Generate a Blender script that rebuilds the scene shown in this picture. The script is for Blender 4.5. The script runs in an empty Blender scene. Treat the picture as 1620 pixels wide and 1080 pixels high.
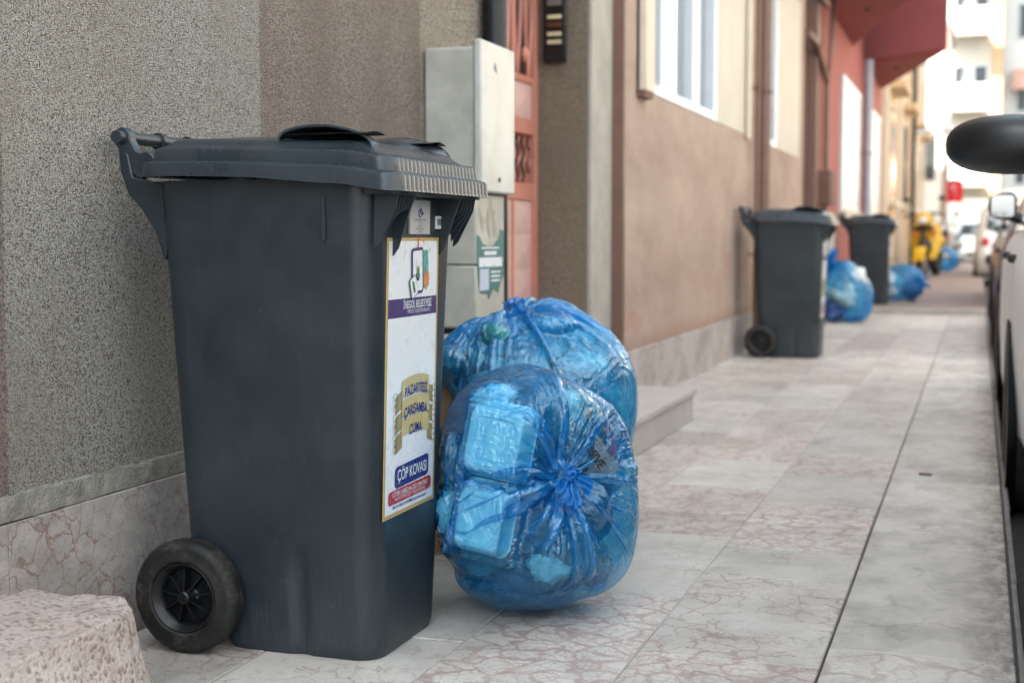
import bpy, bmesh, math, random
import numpy as np
from mathutils import Vector, Matrix, noise
R = math.radians
SC = bpy.context.scene
COL = SC.collection
# ------------------------------------------------------------------ camera, sky, sun, exposure
cam_d = bpy.data.cameras.new('camera'); cam = bpy.data.objects.new('camera', cam_d); COL.objects.link(cam)
cam.location = (0, 0, 0.82)
cam.rotation_euler = (R(90 - 4.263), 0, R(18.52))
cam_d.sensor_width = 36; cam_d.lens = 2200 / 1620 * 36
cam_d.clip_start = 0.05; cam_d.clip_end = 900
cam_d.dof.use_dof = True; cam_d.dof.focus_distance = 2.72; cam_d.dof.aperture_fstop = 3.3; cam_d.dof.aperture_blades = 7
SC.camera = cam
W = bpy.data.worlds.new('World'); SC.world = W; W.use_nodes = True
wt = W.node_tree; wt.nodes.clear()
sky = wt.nodes.new('ShaderNodeTexSky'); sky.sky_type = 'NISHITA'; sky.sun_disc = False
SUN_EL, SUN_AZ = R(56), R(217)      # azimuth from +Y clockwise: the sun stands behind the left-hand houses
sky.sun_elevation = SUN_EL; sky.sun_rotation = SUN_AZ; sky.dust_density = 4.0; sky.ozone_density = 0.6; sky.air_density = 1.0
hs = wt.nodes.new('ShaderNodeHueSaturation'); hs.inputs['Saturation'].default_value = 0.40; hs.inputs['Hue'].default_value = 0.485
bg = wt.nodes.new('ShaderNodeBackground'); bg.inputs['Strength'].default_value = 0.10
wo = wt.nodes.new('ShaderNodeOutputWorld')
wt.links.new(sky.outputs[0], hs.inputs['Color']); tn = wt.nodes.new('ShaderNodeMix'); tn.data_type = 'RGBA'; tn.blend_type = 'MULTIPLY'; tn.inputs[0].default_value = 1; tn.inputs[7].default_value = (.97, 1.035, 1.05, 1)
wt.links.new(hs.outputs[0], tn.inputs[6]); wt.links.new(tn.outputs[2], bg.inputs['Color']); wt.links.new(bg.outputs[0], wo.inputs['Surface'])
sl = bpy.data.lights.new('sun', 'SUN'); sl.energy = 4.6; sl.angle = R(0.6); sl.color = (1, .95, .87)
so = bpy.data.objects.new('sun', sl); COL.objects.link(so)
sd = Vector((math.sin(SUN_AZ) * math.cos(SUN_EL), math.cos(SUN_AZ) * math.cos(SUN_EL), math.sin(SUN_EL)))
so.rotation_euler = sd.to_track_quat('Z', 'Y').to_euler(); so.location = (-10, -10, 30)
SC.view_settings.view_transform = 'Standard'; SC.view_settings.look = 'None'; SC.view_settings.gamma = 1
SC.view_settings.exposure = 2.62
SC.render.engine = 'CYCLES'
SC.cycles.transparent_max_bounces = 14; SC.cycles.max_bounces = 7; SC.cycles.diffuse_bounces = 4
SC.cycles.use_denoising = True

# ------------------------------------------------------------------ helpers
ORG = {}
class B:
    """collects geometry in world coordinates, links it as ONE mesh object"""
    def __init__(s): s.v = []; s.f = []
    def add(s, vs, fs):
        o = len(s.v); s.v += [tuple(p) for p in vs]; s.f += [tuple(i + o for i in f) for f in fs]; return s
    def box(s, x0, x1, y0, y1, z0, z1):
        vs = [(x, y, z) for x in (x0, x1) for y in (y0, y1) for z in (z0, z1)]
        return s.add(vs, [(0, 1, 3, 2), (4, 6, 7, 5), (0, 4, 5, 1), (2, 3, 7, 6), (0, 2, 6, 4), (1, 5, 7, 3)])
    def obox(s, c, hx, hy, hz, rot=None):
        m = rot.to_matrix() if rot is not None else Matrix.Identity(3); c = Vector(c)
        vs = [c + m @ Vector((x * hx, y * hy, z * hz)) for x in (-1, 1) for y in (-1, 1) for z in (-1, 1)]
        return s.add(vs, [(0, 1, 3, 2), (4, 6, 7, 5), (0, 4, 5, 1), (2, 3, 7, 6), (0, 2, 6, 4), (1, 5, 7, 3)])
    def prism(s, pts, ax, a, b):
        """pts: 2-D outline in the two other axes (order of axes kept), extruded along ax from a to b"""
        n = len(pts)
        def P(p, t):
            l = list(p); l.insert(ax, t); return tuple(l)
        vs = [P(p, a) for p in pts] + [P(p, b) for p in pts]
        return s.add(vs, [tuple(range(n))[::-1], tuple(range(n, 2 * n))] + [(i, (i + 1) % n, n + (i + 1) % n, n + i) for i in range(n)])
    def grid(s, fn, nu, nv, cu=False, cv=False):
        vs = [fn(i / (nu if cu else nu - 1), j / (nv if cv else nv - 1)) for i in range(nu) for j in range(nv)]
        fs = []
        for i in range(nu if cu else nu - 1):
            for j in range(nv if cv else nv - 1):
                a = i * nv + j; b = ((i + 1) % nu) * nv + j; c = ((i + 1) % nu) * nv + (j + 1) % nv; d = i * nv + (j + 1) % nv
                fs.append((a, b, c, d))
        return s.add(vs, fs)
    def lathe(s, prof, c, axis='y', n=48):
        """prof: list of (radius, height along axis)"""
        c = Vector(c)
        def fn(u, v):
            k = min(int(round(v * (len(prof) - 1))), len(prof) - 1); r, h = prof[k]; a = u * 2 * math.pi
            q = (r * math.cos(a), r * math.sin(a))
            return c + Vector({'z': (q[0], q[1], h), 'y': (q[0], h, q[1]), 'x': (h, q[0], q[1])}[axis])
        return s.grid(fn, n, len(prof), cu=True)
    def tube(s, pts, r, n=10, cap=True):
        pts = [Vector(p) for p in pts]; rs = r if isinstance(r, (list, tuple)) else [r] * len(pts)
        rings = []
        up = Vector((0, 0, 1))
        for i, p in enumerate(pts):
            t = (pts[min(i + 1, len(pts) - 1)] - pts[max(i - 1, 0)]).normalized()
            x = t.cross(up if abs(t.z) < .95 else Vector((1, 0, 0))).normalized(); y = t.cross(x)
            rings.append([p + (x * math.cos(a) + y * math.sin(a)) * rs[i] for a in [2 * math.pi * k / n for k in range(n)]])
        vs = [q for g in rings for q in g]; fs = []
        for i in range(len(pts) - 1):
            for k in range(n): fs.append((i * n + k, i * n + (k + 1) % n, (i + 1) * n + (k + 1) % n, (i + 1) * n + k))
        if cap: fs += [tuple(range(n))[::-1], tuple(range((len(pts) - 1) * n, len(pts) * n))]
        return s.add(vs, fs)
    def sphere(s, c, rx, ry, rz, n=24, m=14):
        c = Vector(c)
        return s.grid(lambda u, v: c + Vector((rx * math.cos(2 * math.pi * u) * math.sin(math.pi * v), ry * math.sin(2 * math.pi * u) * math.sin(math.pi * v), rz * math.cos(math.pi * v))), n, m, cu=True)
    def build(s, name, mat, parent=None, smooth=35, bevel=0, seg=2, sub=0, merge=True):
        o0 = Vector(ORG.get(parent.name, (0, 0, 0))) if parent else Vector((0, 0, 0))
        me = bpy.data.meshes.new(name)
        me.from_pydata([tuple(Vector(p) - o0) for p in s.v], [], s.f)
        if merge:
            bm = bmesh.new(); bm.from_mesh(me); bmesh.ops.remove_doubles(bm, verts=bm.verts, dist=2e-5)
            bmesh.ops.recalc_face_normals(bm, faces=bm.faces); bm.to_mesh(me); bm.free()
        me.materials.append(mat)
        if smooth:
            me.shade_smooth()
            if smooth < 179: me.set_sharp_from_angle(angle=R(smooth))
        o = bpy.data.objects.new(name, me); COL.objects.link(o)
        if parent: o.parent = parent
        ORG[o.name] = tuple(o0)
        if bevel:
            m = o.modifiers.new('Bevel', 'BEVEL'); m.width = bevel; m.segments = seg; m.limit_method = 'ANGLE'; m.angle_limit = R(40); m.harden_normals = False
        if sub:
            m = o.modifiers.new('Subsurf', 'SUBSURF'); m.levels = sub; m.render_levels = sub
        return o
def tag(o, label=None, cat=None, group=None, kind=None):
    if label: o['label'] = label
    if cat: o['category'] = cat
    if group: o['group'] = group
    if kind: o['kind'] = kind
    return o
def thing(name, label, cat, loc=(0, 0, 0), group=None):
    o = bpy.data.objects.new(name, None); COL.objects.link(o); o.location = loc; o.empty_display_size = .1
    ORG[o.name] = tuple(loc)
    return tag(o, label, cat, group)
def kids(o): return [c for c in bpy.data.objects if c.parent == o]
def copy_tree(o, parent=None):
    c = o.copy(); COL.objects.link(c); c.parent = parent
    for ch in kids(o): copy_tree(ch, c)
    return c
def rrect(hx, hy, r, n=6):
    pts = []
    for cx, cy, a0 in ((hx - r, hy - r, 0), (-hx + r, hy - r, 90), (-hx + r, -hy + r, 180), (hx - r, -hy + r, 270)):
        for k in range(n + 1):
            a = R(a0 + 90 * k / n); pts.append((cx + r * math.cos(a), cy + r * math.sin(a)))
    return pts
def sstep(a, b, x):
    t = min(1, max(0, (x - a) / (b - a))); return t * t * (3 - 2 * t)

# ------------------------------------------------------------------ materials
class NT:
    def __init__(s, name):
        s.m = bpy.data.materials.new(name); s.m.use_nodes = True; s.t = s.m.node_tree; s.t.nodes.clear()
        s.out = s.t.nodes.new('ShaderNodeOutputMaterial')
    def n(s, typ, **k):
        d = s.t.nodes.new('ShaderNode' + typ)
        for a, v in k.items():
            if a.startswith('_'): setattr(d, a[1:], v)
            else:
                key = a.replace('__', ' ')
                i = d.inputs[int(key[1:])] if key[0] == 'i' and key[1:].isdigit() else d.inputs[key]
                if hasattr(v, 'is_output'): s.t.links.new(v, i)
                else: i.default_value = v
        return d
    def ramp(s, fac, stops, interp='LINEAR'):
        d = s.t.nodes.new('ShaderNodeValToRGB'); d.color_ramp.interpolation = interp
        while len(d.color_ramp.elements) < len(stops): d.color_ramp.elements.new(.5)
        for e, (p, c) in zip(d.color_ramp.elements, stops):
            e.position = p; e.color = (c, c, c, 1) if isinstance(c, (int, float)) else (*c, 1)
        s.t.links.new(fac, d.inputs[0]); return d.outputs[0]
    def mix(s, fac, a, b, blend='MIX'):
        d = s.t.nodes.new('ShaderNodeMix'); d.data_type = 'RGBA'; d.blend_type = blend; d.clamp_factor = True
        for i, v in ((0, fac), (6, a), (7, b)):
            if hasattr(v, 'is_output'): s.t.links.new(v, d.inputs[i])
            elif i == 0: d.inputs[0].default_value = v
            else: d.inputs[i].default_value = (*v, 1)
        return d.outputs[2]
    def math(s, op, a, b=0.0, c=0.0):
        d = s.t.nodes.new('ShaderNodeMath'); d.operation = op
        for i, v in enumerate((a, b, c)):
            if hasattr(v, 'is_output'): s.t.links.new(v, d.inputs[i])
            else: d.inputs[i].default_value = v
        return d.outputs[0]
    def co(s, kind='Object'): return s.n('TexCoord').outputs[kind]
    def noise(s, vec, scale, detail=4, rough=.55, dist=0):
        return s.n('TexNoise', Vector=vec, Scale=scale, Detail=detail, Roughness=rough, Distortion=dist).outputs[0]
    def vmap(s, vec, scale=(1, 1, 1), loc=(0, 0, 0)):
        return s.n('Mapping', Vector=vec, Scale=scale, Location=loc).outputs[0]
    def bsdf(s, color, rough=.5, metal=0, bump=None, bd=.001, bs=1, **k):
        p = s.n('BsdfPrincipled', **k)
        for nm, v in (('Base Color', color), ('Roughness', rough), ('Metallic', metal)):
            if hasattr(v, 'is_output'): s.t.links.new(v, p.inputs[nm])
            else: p.inputs[nm].default_value = (*v, 1) if isinstance(v, tuple) else v
        if bump is not None:
            b = s.n('Bump', Height=bump, Distance=bd, Strength=bs); s.t.links.new(b.outputs[0], p.inputs['Normal'])
        s.t.links.new(p.outputs[0], s.out.inputs[0]); s.p = p
        return s.m
def simple(name, c, rough=.5, metal=0, var=.12, scale=9, bump=0, bscale=60, **k):
    t = NT(name); v = t.co(); nz = t.noise(v, scale, 5, .6)
    col = t.ramp(nz, [(.3, tuple(x * (1 - var) for x in c)), (.7, tuple(min(1, x * (1 + var)) for x in c))])
    r = t.ramp(t.noise(v, scale * 2.3, 3), [(.3, max(0, rough - .06)), (.7, min(1, rough + .06))])
    return t.bsdf(col, r, metal, t.noise(v, bscale, 3) if bump else None, bump or .001, **k)

def m_stucco(name, base, dark, brown, stone=155, stain=(.5, .46, .4), darkamt=.33):
    t = NT(name); v = t.co()
    wn = t.n('VectorMath', _operation='SCALE', i0=t.n('TexNoise', Vector=v, Scale=140, Detail=2).outputs[1]); wn.inputs['Scale'].default_value = .003
    wv = t.n('VectorMath', _operation='ADD', i0=v, i1=wn.outputs[0]).outputs[0]
    vo = t.n('TexVoronoi', Vector=wv, Scale=stone, Randomness=1.0)
    cell = t.n('SeparateColor', Color=vo.outputs['Color'])
    c = t.ramp(cell.outputs[0], [(0, dark), (darkamt * .55, dark), (darkamt, tuple(x * .62 for x in base)), (darkamt + .1, tuple(x * .9 for x in base)), (1, tuple(min(1, x * 1.18) for x in base))])
    c = t.mix(t.ramp(cell.outputs[1], [(.8, 0.), (.86, .7)]), c, brown)
    fine = t.noise(v, 240, 3, .7)
    c = t.mix(t.ramp(fine, [(.34, .45), (.46, 0.)]), c, dark)
    big = t.noise(t.vmap(v, (1, 1, .6)), 2.6, 5, .6)
    c = t.mix(t.ramp(big, [(.40, 0.), (.70, .8)]), c, tuple(x * y for x, y in zip(base, stain)))
    h = t.math('ADD', t.math('MULTIPLY', vo.outputs['Distance'], -1.0), t.math('MULTIPLY', fine, .6))
    return t.bsdf(c, .88, 0, h, .009, .9)

def m_marble(name, light, vein, scale=10, attr=True, dirt=.0, amt=.5, hi=1.0):
    t = NT(name); v = t.co()
    if attr:
        at = t.n('Attribute', _attribute_name='tile'); se = t.n('SeparateColor', Color=at.outputs['Color'])
        off = t.n('VectorMath', _operation='SCALE', i0=at.outputs['Color']); off.inputs['Scale'].default_value = 17.0
        vv = t.n('VectorMath', _operation='ADD', i0=v, i1=off.outputs[0]).outputs[0]
    else: vv = v
    dis = t.n('TexNoise', Vector=vv, Scale=5.5, Detail=5, Roughness=.65)
    sc_ = t.n('VectorMath', _operation='SCALE', i0=dis.outputs[1]); sc_.inputs['Scale'].default_value = .16
    w2 = t.n('VectorMath', _operation='ADD', i0=vv, i1=sc_.outputs[0]).outputs[0]
    d1 = t.n('TexVoronoi', _feature='DISTANCE_TO_EDGE', Vector=w2, Scale=scale).outputs[0]
    d2 = t.n('TexVoronoi', _feature='DISTANCE_TO_EDGE', Vector=w2, Scale=scale * 2.7).outputs[0]
    patch = t.noise(vv, 3.2, 4, .6)
    pk = t.math('ADD', patch, t.math('MULTIPLY', t.math('SUBTRACT', se.outputs[1], .5), .55)) if attr else patch
    pm = t.ramp(pk, [(.55 - amt * .25, 0.), (.55 + amt * .25, 1.)])
    wid = t.math('MULTIPLY', pm, .085)
    v1 = t.math('SUBTRACT', 1.0, t.math('MULTIPLY', d1, 1 / .05)); v1 = t.math('MAXIMUM', v1, 0.)
    v2 = t.math('GREATER_THAN', t.math('MULTIPLY', pm, .075), d2)
    v3 = t.math('GREATER_THAN', wid, d1)
    nzc = t.noise(w2, 26, 4, .65)
    matrix = t.math('MULTIPLY', t.math('MAXIMUM', v3, t.math('MULTIPLY', v2, .7)), t.ramp(nzc, [(.3, .35), (.6, 1.)]))
    thin = t.math('MULTIPLY', v1, t.ramp(t.noise(vv, 6, 2), [(.4, 0.), (.65, .6)]))
    cl = t.mix(t.ramp(t.noise(w2, 7, 5, .6), [(.35, 0.), (.7, 1.)]), tuple(x * .82 for x in light), light)
    cl = t.mix(t.math('MULTIPLY', pm, .12), cl, tuple(l * .6 + q * .4 for l, q in zip(light, vein)))
    c = t.mix(t.math('MULTIPLY', matrix, .72), cl, vein)
    c = t.mix(thin, c, tuple(x * .7 for x in vein))
    if attr:
        c = t.mix(1.0, c, t.ramp(se.outputs[2], [(0, .78), (1, 1.06)]), 'MULTIPLY')
    # worn greyish dirt film and dark spots
    dn = t.noise(t.vmap(v, (1, .7, 1)), 4.5, 7, .68)
    c = t.mix(t.ramp(dn, [(.45, 0.), (.75, .45 + dirt)]), c, (.17, .155, .14))
    sp = t.noise(v, 55, 4, .7)
    sa = t.math('MULTIPLY', t.ramp(sp, [(.62, 0.), (.70, .8)]), t.ramp(t.noise(v, 3.1, 3), [(.45, .12), (.62, 1.)]))
    c = t.mix(t.math('MULTIPLY', sa, .55 + dirt), c, (.09, .085, .08))
    if dirt > .2:
        xx = t.n('SeparateXYZ', Vector=v).outputs[0]
        ed = t.math('MULTIPLY', t.ramp(t.math('ADD', xx, .3), [(.28, 0.), (.385, 1.)]), t.ramp(t.noise(t.vmap(v, (1, .5, 1)), 24, 8, .75), [(.40, 0.), (.58, .8)]))
        c = t.mix(ed, c, (.085, .078, .07))
    r = t.ramp(t.noise(v, 12, 5, .7), [(.3, .38 * hi), (.7, .62 * hi)])
    return t.bsdf(c, r, 0, t.noise(v, 90, 4, .6), .0012, .5)

def m_plastic(name, base, dusty=.25, rough=.42, dustcol=(.16, .17, .18)):
    t = NT(name); v = t.co()
    nz = t.noise(v, 5, 6, .65)
    c = t.mix(t.ramp(nz, [(.4, 0.), (.72, dusty)]), base, dustcol)
    st = t.noise(t.vmap(v, (22, 22, 1.6)), 4, 4, .6)
    c = t.mix(t.ramp(st, [(.55, 0.), (.8, dusty * .7)]), c, dustcol)
    # scuffs near the ground
    z = t.n('SeparateXYZ', Vector=v).outputs[2]
    low = t.ramp(z, [(.0, 1.), (.16, .45), (.34, 0.)])
    sc = t.noise(t.vmap(v, (60, 60, 3)), 3, 5, .7)
    c = t.mix(t.math('MULTIPLY', low, t.ramp(sc, [(.46, 0.), (.72, .3)])), c, (.09, .09, .085))
    # tiny scratches and specks
    sk = t.ramp(t.noise(v, 110, 2, .5), [(.72, 0.), (.76, .35)])
    c = t.mix(sk, c, (.12, .13, .14))
    r = t.ramp(nz, [(.35, rough - .08), (.7, rough + .14)])
    return t.bsdf(c, r, 0, t.noise(v, 320, 2), .0004, .45)

def m_film(name, tint, body, k=.5, gloss=.08, bumpd=.004, seed=0.):
    """thin blue polythene: see-through tint + a little scattering + sharp gloss"""
    t = NT(name); uv = t.n('UVMap').outputs[0]; v = t.co()
    vv = t.vmap(uv, (34, 3.2, 1), (seed, seed, 0)); n1 = t.n('TexNoise', Vector=vv, Scale=1.6, Detail=3, Roughness=.62, Distortion=.9).outputs[0]
    n2 = t.n('TexNoise', Vector=v, Scale=10, Detail=3, Roughness=.5, Distortion=1.6).outputs[0]
    r1 = t.math('ABSOLUTE', t.math('SUBTRACT', n1, .5)); r2 = t.math('ABSOLUTE', t.math('SUBTRACT', n2, .5))
    r3 = t.math('ABSOLUTE', t.math('SUBTRACT', t.n('TexNoise', Vector=v, Scale=42, Detail=5, Roughness=.6, Distortion=1.2).outputs[0], .5))
    hgt = t.math('ADD', t.math('ADD', t.math('MULTIPLY', r1, 1.1), t.math('MULTIPLY', r2, 1.3)), t.math('MULTIPLY', r3, .12))
    b = t.n('Bump', Height=hgt, Distance=bumpd, Strength=1.0).outputs[0]
    lw = t.n('LayerWeight', Blend=.5, Normal=b).outputs['Facing']
    tcol = t.mix(t.n('LayerWeight', Blend=.3).outputs['Facing'], tint, tuple(x * x for x in tint))
    tr = t.n('BsdfTransparent', Color=tcol).outputs[0]
    df = t.n('BsdfDiffuse', Color=(*body, 1), Normal=b).outputs[0]
    tl = t.n('BsdfTranslucent', Color=(*body, 1), Normal=b).outputs[0]
    sc = t.n('MixShader', i0=.4, i1=df, i2=tl).outputs[0]
    fac = t.ramp(hgt, [(.05, k + .12), (.45, max(.02, k - .1))])
    m1 = t.n('MixShader', i0=fac, i1=tr, i2=sc).outputs[0]
    fr = t.math('MULTIPLY', t.math('POWER', lw, 3.5), .8)
    gl = t.n('BsdfGlossy', Color=(.78, .93, 1, 1), Roughness=.10, Normal=b).outputs[0]
    m2 = t.n('MixShader', i0=t.math('MINIMUM', t.math('ADD', fr, gloss), .85), i1=m1, i2=gl).outputs[0]
    t.t.links.new(m2, t.out.inputs[0]); return t.m

M = {}
M['stucco_grey'] = m_stucco('grey chip stucco', (.47, .45, .41), (.095, .09, .085), (.27, .19, .13), stone=330, stain=(.66, .61, .53), darkamt=.26)
M['stucco_brown'] = m_stucco('brown chip stucco', (.35, .295, .25), (.12, .10, .085), (.22, .13, .095), stone=310, stain=(.6, .52, .5), darkamt=.28)
M['stucco_mid'] = m_stucco('beige chip stucco', (.40, .355, .295), (.09, .08, .065), (.17, .12, .09), stone=190, stain=(.7, .65, .6), darkamt=.24)
M['stucco_reveal'] = m_stucco('olive chip stucco', (.36, .295, .225), (.15, .12, .09), (.2, .15, .1), stone=300, stain=(.7, .72, .65), darkamt=.25)
M['cement'] = simple('bare cement', (.25, .235, .205), .92, var=.38, scale=26, bump=.006, bscale=150)
M['cement_light'] = simple('light cement render', (.36, .335, .30), .85, var=.15, scale=6, bump=.002, bscale=90)
M['marble_tile'] = m_marble('breccia marble tiles', (.62, .585, .535), (.34, .225, .195), 13.5, True, .05, .42)
M['marble_kerb'] = m_marble('worn grey marble', (.58, .55, .505), (.36, .29, .255), 7, True, .36, .35, 1.1)
M['marble_plinth'] = m_marble('veined plinth marble', (.50, .465, .435), (.29, .165, .125), 17, False, .22, .8)
M['marble_plain'] = simple('pale marble step', (.44, .41, .38), .5, var=.1, scale=5)
M['bin'] = m_plastic('dark grey bin plastic', (.0175, .0255, .032), .26, .36, (.06, .074, .086))
M['bin_lid'] = m_plastic('weathered lid plastic', (.021, .031, .039), .3, .30, (.065, .08, .092))
M['black_rubber'] = None
M['black'] = simple('black plastic', (.006, .0065, .008), .38, var=.25, scale=20)
M['door_coral'] = simple('coral painted metal', (.52, .205, .15), .42, var=.1, scale=5)
M['door_pink'] = simple('pale pink painted sheet', (.60, .39, .355), .42, var=.07, scale=5)
M['glass_dark'] = simple('dark glass', (.05, .055, .06), .06, var=.2)
M['white_pvc'] = simple('white window plastic', (.55, .58, .62), .35, var=.04)
M['beige_panel'] = simple('beige shutter panel', (.50, .46, .39), .6, var=.06, scale=3)
M['curtain'] = simple('net curtain', (.24, .26, .26), .9, var=.1, scale=4)
M['brown_pipe'] = simple('brown painted pipe', (.17, .095, .07), .5, var=.1)
M['brown_wall'] = simple('dark brown painted wall', (.15, .08, .06), .8, var=.12, bump=.002)
M['red_wall'] = simple('red painted render', (.36, .115, .10), .85, var=.08, scale=3, bump=.003, bscale=50)
M['bay_red'] = simple('rose painted render', (.34, .13, .135), .85, var=.06, scale=3, bump=.003, bscale=50)
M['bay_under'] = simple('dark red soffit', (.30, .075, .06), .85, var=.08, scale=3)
M['cream_wall'] = simple('cream painted render', (.62, .47, .30), .85, var=.06, scale=1.5, bump=.003, bscale=50)
M['cream_trim'] = simple('pale cream trim', (.62, .55, .45), .8, var=.05)
M['white_wall'] = simple('white painted render', (.66, .66, .64), .85, var=.05, scale=1.2)
M['beige_wall'] = simple('beige painted render', (.6, .55, .46), .85, var=.06, scale=1.2)
M['asphalt'] = simple('asphalt', (.05, .05, .052), .85, var=.35, scale=30, bump=.004, bscale=160)
M['kerb_face'] = simple('grey kerb stone', (.20, .195, .19), .8, var=.25, scale=10, bump=.003, bscale=70)
M['box_side'] = simple('off white enamel', (.43, .42, .37), .5, var=.2, scale=7)
M['grey_metal'] = simple('grey metal', (.30, .31, .32), .4, .6, var=.12)
M['chrome'] = simple('chrome', (.7, .7, .7), .12, 1., var=.03)
M['red'] = simple('red cloth', (.55, .012, .015), .7, var=.08)
M['gold'] = simple('gold sticker border', (.50, .36, .13), .4, var=.1)
M['white_vinyl'] = simple('white vinyl', (.74, .78, .82), .3, var=.02)
M['purple'] = simple('purple print', (.055, .028, .15), .3, var=.04)
M['navy'] = simple('navy print', (.03, .035, .19), .3, var=.04)
M['red_print'] = simple('red print', (.42, .025, .03), .3, var=.04)
M['orange_print'] = simple('orange print', (.62, .22, .06), .3, var=.12, scale=60)
M['teal_print'] = simple('teal print', (.08, .32, .30), .3, var=.3, scale=60)
M['green_print'] = simple('green print', (.05, .22, .07), .3, var=.3, scale=60)
M['yellow_print'] = simple('yellow print', (.65, .55, .08), .3)
M['ribbon'] = simple('gold ribbon print', (.50, .43, .20), .35, var=.22, scale=22)
M['outline'] = simple('grey outline print', (.10, .10, .13), .4)
M['foam'] = simple('white foam', (.80, .81, .80), .55, var=.03)
M['tissue'] = simple('crumpled tissue', (.72, .74, .74), .8, var=.06, scale=30)
M['silver'] = simple('silver car paint', (.80, .84, .86), .45, .0, var=.03)
M['grey_green_paint'] = simple('dark grey car paint', (.06, .065, .068), .22, .4, var=.04)
M['white_paint'] = simple('white car paint', (.72, .72, .70), .25, var=.03)
M['yellow'] = simple('yellow scooter paint', (.62, .38, .015), .25, var=.05)
M['tire'] = simple('tyre rubber', (.02, .02, .021), .8, var=.3, scale=20, bump=.001)

def m_tyre():
    t = NT('dusty worn tyre'); v = t.co()
    n1 = t.noise(v, 13, 7, .7); n2 = t.noise(v, 85, 4, .7)
    f = t.math('MULTIPLY', t.ramp(n1, [(.47, 0.), (.64, 1.)]), t.ramp(n2, [(.42, .1), (.6, 1.)]))
    c = t.mix(f, (.006, .006, .006), (.06, .052, .042))
    return t.bsdf(c, t.ramp(n1, [(.4, .5), (.65, .9)]), 0, n2, .001, .6)
M['black_rubber'] = m_tyre()
def m_pink():
    t = NT('faded pink render'); v = t.co()
    c = t.mix(t.ramp(t.noise(t.vmap(v, (1, .4, 1)), 2.2, 8, .66), [(.35, 0.), (.7, 1.)]), (.33, .235, .19), (.46, .35, .29))
    s = t.noise(t.vmap(v, (1, .4, .9)), 3.0, 8, .68)
    c = t.mix(t.ramp(s, [(.50, 0.), (.72, .6)]), c, (.27, .17, .13))
    c = t.mix(t.ramp(t.noise(v, 2.3, 3, .5, 1.), [(.66, 0.), (.69, .45)]), c, (.40, .22, .17))
    n = t.noise(v, 70, 5, .7); z = t.n('SeparateXYZ', Vector=v).outputs[2]
    c = t.mix(t.math('MULTIPLY', t.ramp(z, [(.27, 1.), (.36, 0.)]), t.ramp(n, [(.3, .2), (.6, .8)])), c, (.30, .17, .12))
    return t.bsdf(c, .9, 0, n, .006, .7)
M['pink_wall'] = m_pink()
def m_brick():
    t = NT('brick paving'); v = t.co()
    b = t.n('TexBrick', Vector=v, Scale=1.0, Color1=(.21, .15, .135, 1), Color2=(.27, .20, .18, 1), Mortar=(.19, .17, .15, 1))
    b.inputs['Brick Width'].default_value = .2; b.inputs['Row Height'].default_value = .1; b.inputs['Mortar Size'].default_value = .006
    c = t.mix(t.ramp(t.noise(v, 2.2, 5), [(.4, 0.), (.7, .4)]), b.outputs[0], (.28, .25, .22))
    return t.bsdf(c, .8, 0, t.noise(v, 60, 3), .003)
M['brick'] = m_brick()
def m_rock():
    t = NT('porous pink concrete'); v = t.co()
    n1 = t.noise(v, 9, 8, .7); n2 = t.noise(v, 75, 4, .75)
    vo = t.n('TexVoronoi', Vector=v, Scale=130)
    c = t.mix(t.ramp(n1, [(.35, 0.), (.65, 1.)]), (.44, .35, .31), (.55, .49, .45))
    c = t.mix(t.ramp(n2, [(.34, .8), (.45, 0.)]), c, (.22, .15, .12))
    c = t.mix(t.ramp(t.n('SeparateColor', Color=vo.outputs['Color']).outputs[0], [(.12, .6), (.16, 0.)]), c, (.17, .12, .10))
    h = t.math('ADD', t.math('MULTIPLY', n2, 1.), t.math('MULTIPLY', vo.outputs['Distance'], -.6))
    return t.bsdf(c, .93, 0, h, .006, .8)
M['rock'] = m_rock()
def m_box_front():
    t = NT('white enamel door'); v = t.co()
    n = t.noise(v, 7, 6, .65)
    c = t.mix(t.ramp(n, [(.44, 0.), (.7, .5)]), (.54, .55, .52), (.36, .34, .28))
    c = t.mix(t.ramp(t.noise(t.vmap(v, (1, 1, 2.5)), 28, 3, .5, 3.), [(.68, 0.), (.70, .3)]), c, (.33, .30, .25))
    return t.bsdf(c, .35)
M['box_front'] = m_box_front()
def m_glassy(name, tint=(.25, .28, .3)):
    t = NT(name)
    gl = t.n('BsdfGlossy', Color=(1, 1, 1, 1), Roughness=.03).outputs[0]; tr = t.n('BsdfTransparent', Color=(*tint, 1)).outputs[0]
    fr = t.math('ADD', t.math('POWER', t.n('LayerWeight', Blend=.5).outputs['Facing'], 3.), .08)
    m = t.n('MixShader', i0=t.math('MINIMUM', fr, 1.), i1=tr, i2=gl).outputs[0]
    t.t.links.new(m, t.out.inputs[0]); return t.m
M['window_glass'] = m_glassy('window glass', (.75, .8, .82))
M['car_glass'] = simple('car window glass', (.015, .018, .02), .04, var=.1)
M['film'] = m_film('blue bag film', (.49, .86, .97), (.004, .33, .78), .25, .09, .013)
M['film_b'] = m_film('pale blue bag film', (.42, .84, .96), (.010, .38, .84), .29, .10, .014, 3.)
M['film_knot'] = m_film('bunched blue film', (.06, .48, .88), (.005, .27, .74), .55, .05, .005, 7.)
M['clear_film'] = m_film('clear crumpled film', (.75, .82, .80), (.45, .5, .47), .22, .12, .006, 5.)

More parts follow.
